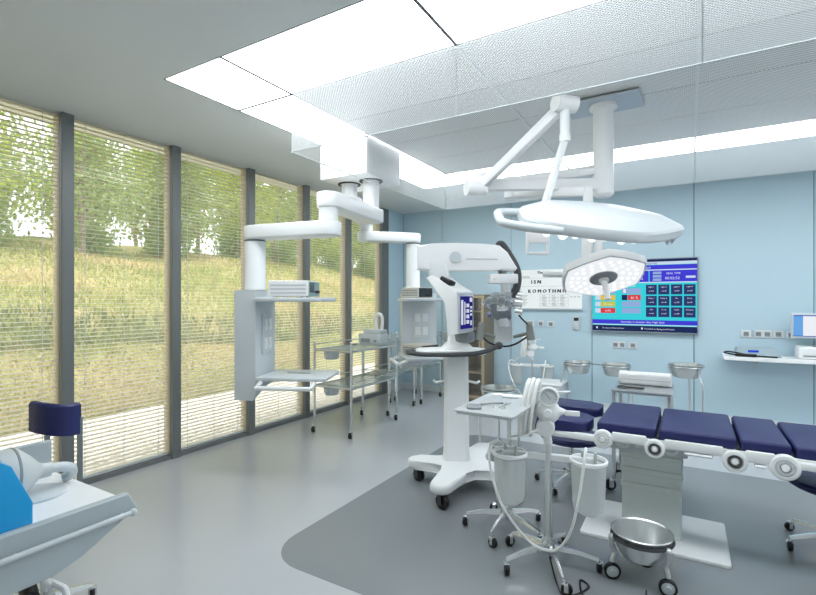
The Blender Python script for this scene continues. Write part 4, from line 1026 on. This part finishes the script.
tx('OPERATING THEATRE', .035, .5, .928, 'CENTER', 4); tx('Control Panel', .035, .5, .875)
tx('OP TIME', .034, .47, .79); tx('00:01:38', .042, .45, .72); tx('REAL TIME', .034, .79, .79); tx('00:02:52', .048, .78, .72)
for k in range(3): q(5, .60, .68, .70+.047*k, .735+.047*k, 2)
q(1, .90, .985, .735, .765, 2)
for r_ in range(3):
    for c_ in range(4):
        x0, z0 = .535+.116*c_, .515-.155*r_
        q(4, x0, x0+.102, z0, z0+.135, 1)
        lab = [['Light 1', 'Light 2', 'Light 3', 'Light 4'], ['Pump 1', 'Pump 2', 'Fan', 'Door'], ['Gas', 'X-ray', 'Audio', 'Previous']][r_][c_]
        tx(lab, .024, x0+.051, z0+.095); tx('on/off' if (r_, c_) != (2, 3) else 'Screen', .024, x0+.051, z0+.04)
for k in range(4):
    z0 = .53-.093*k
    q(5, .03, .235, z0, z0+.075, 1); q(1, .03, .085, z0+.006, z0+.069, 2)
    if k: q((0, 6, 7, 8)[k], .085, .235, z0+.002, z0+.073, 2); tx(('', 'LAMP', '55 min', '4 PS')[k], .042, .16, z0+.02)
    q(5, .30, .485, z0, z0+.075, 1)
q(0, .30, .355, .53-.093, .53-.093+.075, 2); q(8, .36, .485, .53-.093, .53-.093+.075, 2); tx('81 %', .045, .425, .53-.093+.018)
q(9, .315, .34, .54, .595, 2); tx('Pressure', .03, .13, .63); tx('Humidity', .03, .39, .63)
q(2, 0, 1, .10, .16, 1); tx('Humidity is Greater than High limit', .036, .5, .118); q(1, 0, 1, .085, .095, 1); q(0, 0, 1, 0, .08, 1)
tx('To move to Home Screen', .026, .10, .03, 'LEFT'); tx('To Switch to Background Screen', .026, .52, .03, 'LEFT')
q(9, .04, .055, .03, .055, 2); q(9, .49, .505, .03, .055, 2)
m.build('display', SM, t, smooth=False, recalc=False)

def socket(x, z, w_, label, n_=1):
    t = thing('wall_socket', label, 'wall socket', (x, 6.985, z), 0, None)
    m = MB(); m.bb(-w_/2, w_/2, 0, .013, -.045, .045, .004, 1); m.build('cover_plate', mat('socket_grey', (218, 222, 223), .4), t)
    for k in range(n_):
        xx = (k-(n_-1)/2)*.085
        m = MB(); m.bb(xx-.026, xx+.026, -.003, .001, -.026, .026); m.build('outlet', MGREY, t)
        m = MB()
        for dx in (-.01, .01): m.cyl((xx+dx, -.0035, 0), (xx+dx, -.0025, 0), .005, n=8)
        m.build('pin_hole', BLACK, t)
for x, z, w_, n_, lab in ((-2.01, 1.175, .10, 1, 'left wall socket of the three below the notice board'), (-1.863, 1.172, .085, 1, 'middle wall socket of the three below the notice board'), (-1.717, 1.168, .10, 1, 'right wall socket of the three below the notice board'),
                     (-.807, .912, .17, 2, 'double wall socket below the large screen'), (-.635, .912, .10, 1, 'single wall socket below the large screen'),
                     (.603, 1.112, .105, 1, 'leftmost wall socket above the wall shelf'), (.765, 1.115, .17, 2, 'double wall socket above the grey console'), (.912, 1.117, .105, 1, 'wall socket above the shelf between the double one and the monitor'), (1.03, 1.113, .08, 1, 'wall socket half hidden behind the small monitor')):
    socket(x, z, w_, lab, n_)
t = thing('thermostat', 'small white wall thermostat with dark display right of the notice board', 'thermostat', (-1.36, 6.98, 1.195))
m = MB(); m.bb(-.05, .05, -.005, .018, -.095, .095, .006, 2); m.build('casing', PGREY, t)
m = MB(); m.bb(-.032, .032, -.008, -.004, .03, .075); m.build('display', mat('display_dark', (38, 48, 54), .2), t)

t = thing('wall_shelf', 'white shelf mounted on the back wall at the right', 'shelf', (1.2, 6.8, .82))
m = MB((1.2, 6.8, .82)); m.bb(.36, 2.4, 6.60, 6.998, .825, .868, .004, 1); m.build('board', WHITE, t)
m = MB((1.2, 6.8, .82))
for x in (.7, 2.0): m.bb(x-.012, x+.012, 6.70, 6.998, .79, .825); m.bb(x-.012, x+.012, 6.98, 6.998, .70, .79)
m.build('bracket', PGREY, t, smooth=False)
t = thing('console', 'grey sloping console with blue display on the wall shelf', 'console', (.68, 6.80, .868))
m = MB(); m.loft([[(-.20, -.10, 0), (.22, -.10, 0), (.22, .12, 0), (-.20, .12, 0)], [(-.20, -.10, .02), (.22, -.10, .02), (.22, .12, .05), (-.20, .12, .05)], [(-.17, .02, .085), (.17, .02, .085), (.19, .11, .095), (-.19, .11, .095)]]); m.build('casing', mat('blue_grey_casing', (164, 180, 186), .4, noise=.02), t, ang=25)
m = MB(); m.M = T(-.03, -.045, .0555) @ RX(-61.6+0) ; m.quad(-.05, .05, -.018, .022, -.003); m.build('display', emit('blue_display', (40, 82, 214), .6), t, smooth=False, recalc=False)
m = MB(); m.tube([(-.08, -.05, .02), (-.2, -.03, .04), (-.27, -.05, .045), (-.29, -.09, .035), (-.2, -.10, .02), (-.06, -.11, .014), (.03, -.12, .012), (.20, -.125, .010)], .009, 8, smooth=6); m.prism(stadium((-.17, -.10), (-.01, -.115), .022, .026), .001, .034, None, .008, 1)
o = m.build('corded_handpiece', BLACK); o.location = (.66, 6.76, .869); tag(o, 'black corded handpiece lying before the grey console', 'handpiece')
t = thing('printer', 'white low printer box under the small monitor on the wall shelf', 'printer', (1.24, 6.81, .868))
m = MB(); m.bb(-.19, .25, -.13, .14, 0, .135, .02, 3); m.build('casing', OFFW, t)
m = MB(); m.bb(-.15, .2, -.134, -.128, .03, .045); m.build('paper_slot', MGREY, t)
t = thing('monitor', 'small monitor with white page and blue sidebar above the wall shelf', 'monitor', (1.25, 6.81, 1.003))
m = MB(); m.box((-.02, 0, .23), (.46, .035, .28), RX(0), .01, 2); m.build('bezel', PGREY, t)
m = MB(); m.cyl((.04, .01, .012), (.04, .01, .11), .025, n=14); m.bb(-.06, .14, -.07, .08, 0, .012, .004, 1); m.build('stand', MGREY, t)
m = MB(); m.mi = 0; m.quad(-.23, .19, .11, .345, -.0185); m.mi = 1; m.quad(-.23, -.145, .11, .345, -.0195); m.mi = 2; m.quad(-.23, .19, .337, .347, -.0200); m.quad(-.23, .19, .11, .118, -.0200)
m.build('display', [emit('screen_page_white', (240, 244, 250), .57), emit('screen_sidebar_blue', (110, 170, 232), .57), emit('screen_edge_blue', (70, 90, 190), .55)], t, smooth=False, recalc=False)

# ------------------------------------------------------------------ foreground cart, mask, blue casing, navy chair
CL = (-1.97, .30, 0)
t = thing('equipment_cart', 'pale grey equipment cart with raised side panel in the lower left corner', 'cart', CL)
CG = mat('cart_grey', (176, 186, 190), .36, noise=.02, nscale=4)
def cb(): return MB(CL)
m = cb(); m.bb(-2.26, -1.70, -.45, .93, .795, .825, .006, 1); m.build('table_top', WHITE, t)
m = cb(); m.prism([(-.50, .70), (-.50, .845), (.925, .849), (.955, .79), (.78, .70), (.70, .672), (-.50, .672)], -1.70, -1.672, Matrix(((0, 0, 1, 0), (1, 0, 0, 0), (0, 1, 0, 0), (0, 0, 0, 1))), .004, 1); sp = m.build('side_panel', CG, t)
m = cb(); m.cyl((-1.655, -.45, .785), (-1.655, .93, .785), .009, n=12); m.ball((-1.655, .93, .785), .013, n=10)
for y in (-.3, .2, .6, .9): m.cyl((-1.672, y, .785), (-1.655, y, .785), .006, n=8)
m.build('side_rail', PGREY, sp)
m = cb(); m.box((-2.18, .75, .89), (.022, .30, .15), RY(0), .004, 1); m.build('end_board', CG, t)
m = cb(); m.bb(-2.16, -1.80, -.40, .55, .66, .795, .01, 1); m.build('under_frame', CG, t)
for x in (-2.18, -1.86):
    for y in (-.38, .36):
        m = cb(); m.cyl((x, y, .09), (x, y, .67), .016, n=12); m.build('leg', STEEL, t)
        caster(t, x-CL[0], y-CL[1], .045, .10, .028, 60, BLACK, CHROME)
m = cb(); m.tube([(-2.02, .70, .67), (-2.0, .74, .56), (-1.97, .77, .545), (-1.86, .79, .54), (-1.83, .80, .52), (-1.83, .80, .43)], .011, 9, smooth=4); m.tube([(-1.90, .765, .56), (-1.885, .78, .53), (-1.90, .76, .49), (-1.97, .72, .46), (-2.02, .68, .45)], .011, 9, smooth=4); tb = m.build('tube_bracket', OFFW, t)
m = cb(); m.cyl((-1.985, .745, .535), (-1.925, .735, .505), .026, n=16); m.build('end_knob', BLACK, tb)
t = thing('device_casing', 'bright blue slanted casing on the foreground cart', 'casing', (-1.84, .50, .825))
Mb = Matrix(((0, 0, 1, 0), (1, 0, 0, 0), (0, 1, 0, 0), (0, 0, 0, 1)))
m = MB((-1.84, .50, .825)); m.prism([(.30, .826), (.676, .826), (.676, .892), (.622, 1.018), (.590, 1.042), (.30, 1.05)], -1.98, -1.75, Mb, .006, 2); m.build('shell', BLUE, t, ang=25)
m = MB((-1.84, .50, .825)); m.prism([(.29, .826), (.68, .826), (.68, .893), (.626, 1.021), (.592, 1.046), (.29, 1.055)], -1.986, -1.975, Mb, .002, 1); m.cyl((-1.97, .665, .93), (-1.97, .682, .925), .012, n=10); m.build('seal', DGREY, t)
t = thing('breathing_mask', 'pale cone shaped breathing mask with pipe beside the blue casing', 'mask', (-2.06, .76, .825))
Mm = T(-2.0, .70, .918) @ Matrix.Rotation(math.radians(-95), 4, 'X')
m = MB((-2.06, .76, .825)); m.lathe([(.082, -.05), (.090, -.045), (.093, .0), (.090, .018), (.06, .055), (.03, .085), (.022, .10), (.022, .125), (.014, .125), (.014, .09), (.05, .05), (.08, .0), (.08, -.04)], Mm, 32); m.build('cone', mat('mask_grey', (196, 202, 202), .4, noise=.02), t)
m = MB((-2.06, .76, .825)); m.lathe([(.092, -.002), (.0945, .0), (.0945, .006), (.092, .008)], Mm, 32); m.build('rim_line', MGREY, t)
m = MB((-2.06, .76, .825)); m.tube([(-2.0, .815, .908), (-2.0, .86, .902), (-2.01, .895, .885), (-2.03, .905, .855), (-2.05, .89, .843)], .018, 12, smooth=5); m.build('pipe', PGREY, t)
t = thing('mask_cradle', 'white rounded cradle under the breathing mask on the cart', 'cradle', (-2.0, .81, .825))
m = MB((-2.0, .81, .825)); m.lathe([(0, .826), (.095, .826), (.095, .833), (.085, .838), (0, .838)], T(-2.0, .775, 0), 32); m.build('dish', PGREY, t)

t = thing('chair', 'chair with curved navy back pad on two posts behind the foreground cart', 'chair', (-2.62, 1.06, 0))
CW = (-2.62, 1.06, 0)
arc = []
bc = V((-2.50, 1.03, 0))
pts_o = [bc+Rv*(-.115)+Fv*.02, bc+Rv*(-.06)+Fv*.0, bc+Rv*.0+Fv*(-.006), bc+Rv*.035+Fv*.006, bc+Rv*.065+Fv*.04, bc+Rv*.072+Fv*.10]
cp = catmull(pts_o, 5)
m = MB(CW); lo = []
for i, p_ in enumerate(cp):
    tq = (cp[min(i+1, len(cp)-1)]-cp[max(i-1, 0)]).normalized(); n_ = V((-tq.y, tq.x, 0)); k = i/(len(cp)-1)
    zt, zb = 1.052-.02*k, .918-.035*k
    lo.append([p_+V((0, 0, zb)), p_+V((0, 0, zt-.01)), p_+n_*.01+V((0, 0, zt)), p_+n_*.03+V((0, 0, zt)), p_+n_*.04+V((0, 0, zt-.01)), p_+n_*.04+V((0, 0, zb))])
m.loft(lo); m.build('backrest', NAVY, t, ang=40)
m = MB(CW)
for p_ in (bc+Rv*(-.045)+Fv*.04, bc+Rv*.065+Fv*.10): m.bb(p_.x-.009, p_.x+.009, p_.y-.009, p_.y+.009, .45, .96)
m.build('back_post', mat('post_grey', (120, 132, 138), .35, .5), t, smooth=False)
m = MB(CW); m.lathe([(0, .44), (.16, .44), (.20, .455), (.205, .48), (.19, .495), (0, .50)], T(CW[0], CW[1], 0), 32); m.build('seat', NAVY, t, ang=40)
m = MB(CW); m.bb(CW[0]-.03, CW[0]+.25, CW[1]-.10, CW[1]+.12, .42, .44, .004, 1); m.build('seat_plate', STEEL, t)
m = MB(CW); m.cyl((CW[0], CW[1], .12), (CW[0], CW[1], .42), .022, n=14); m.build('gas_post', CHROME, t)
star_base(t, .20)
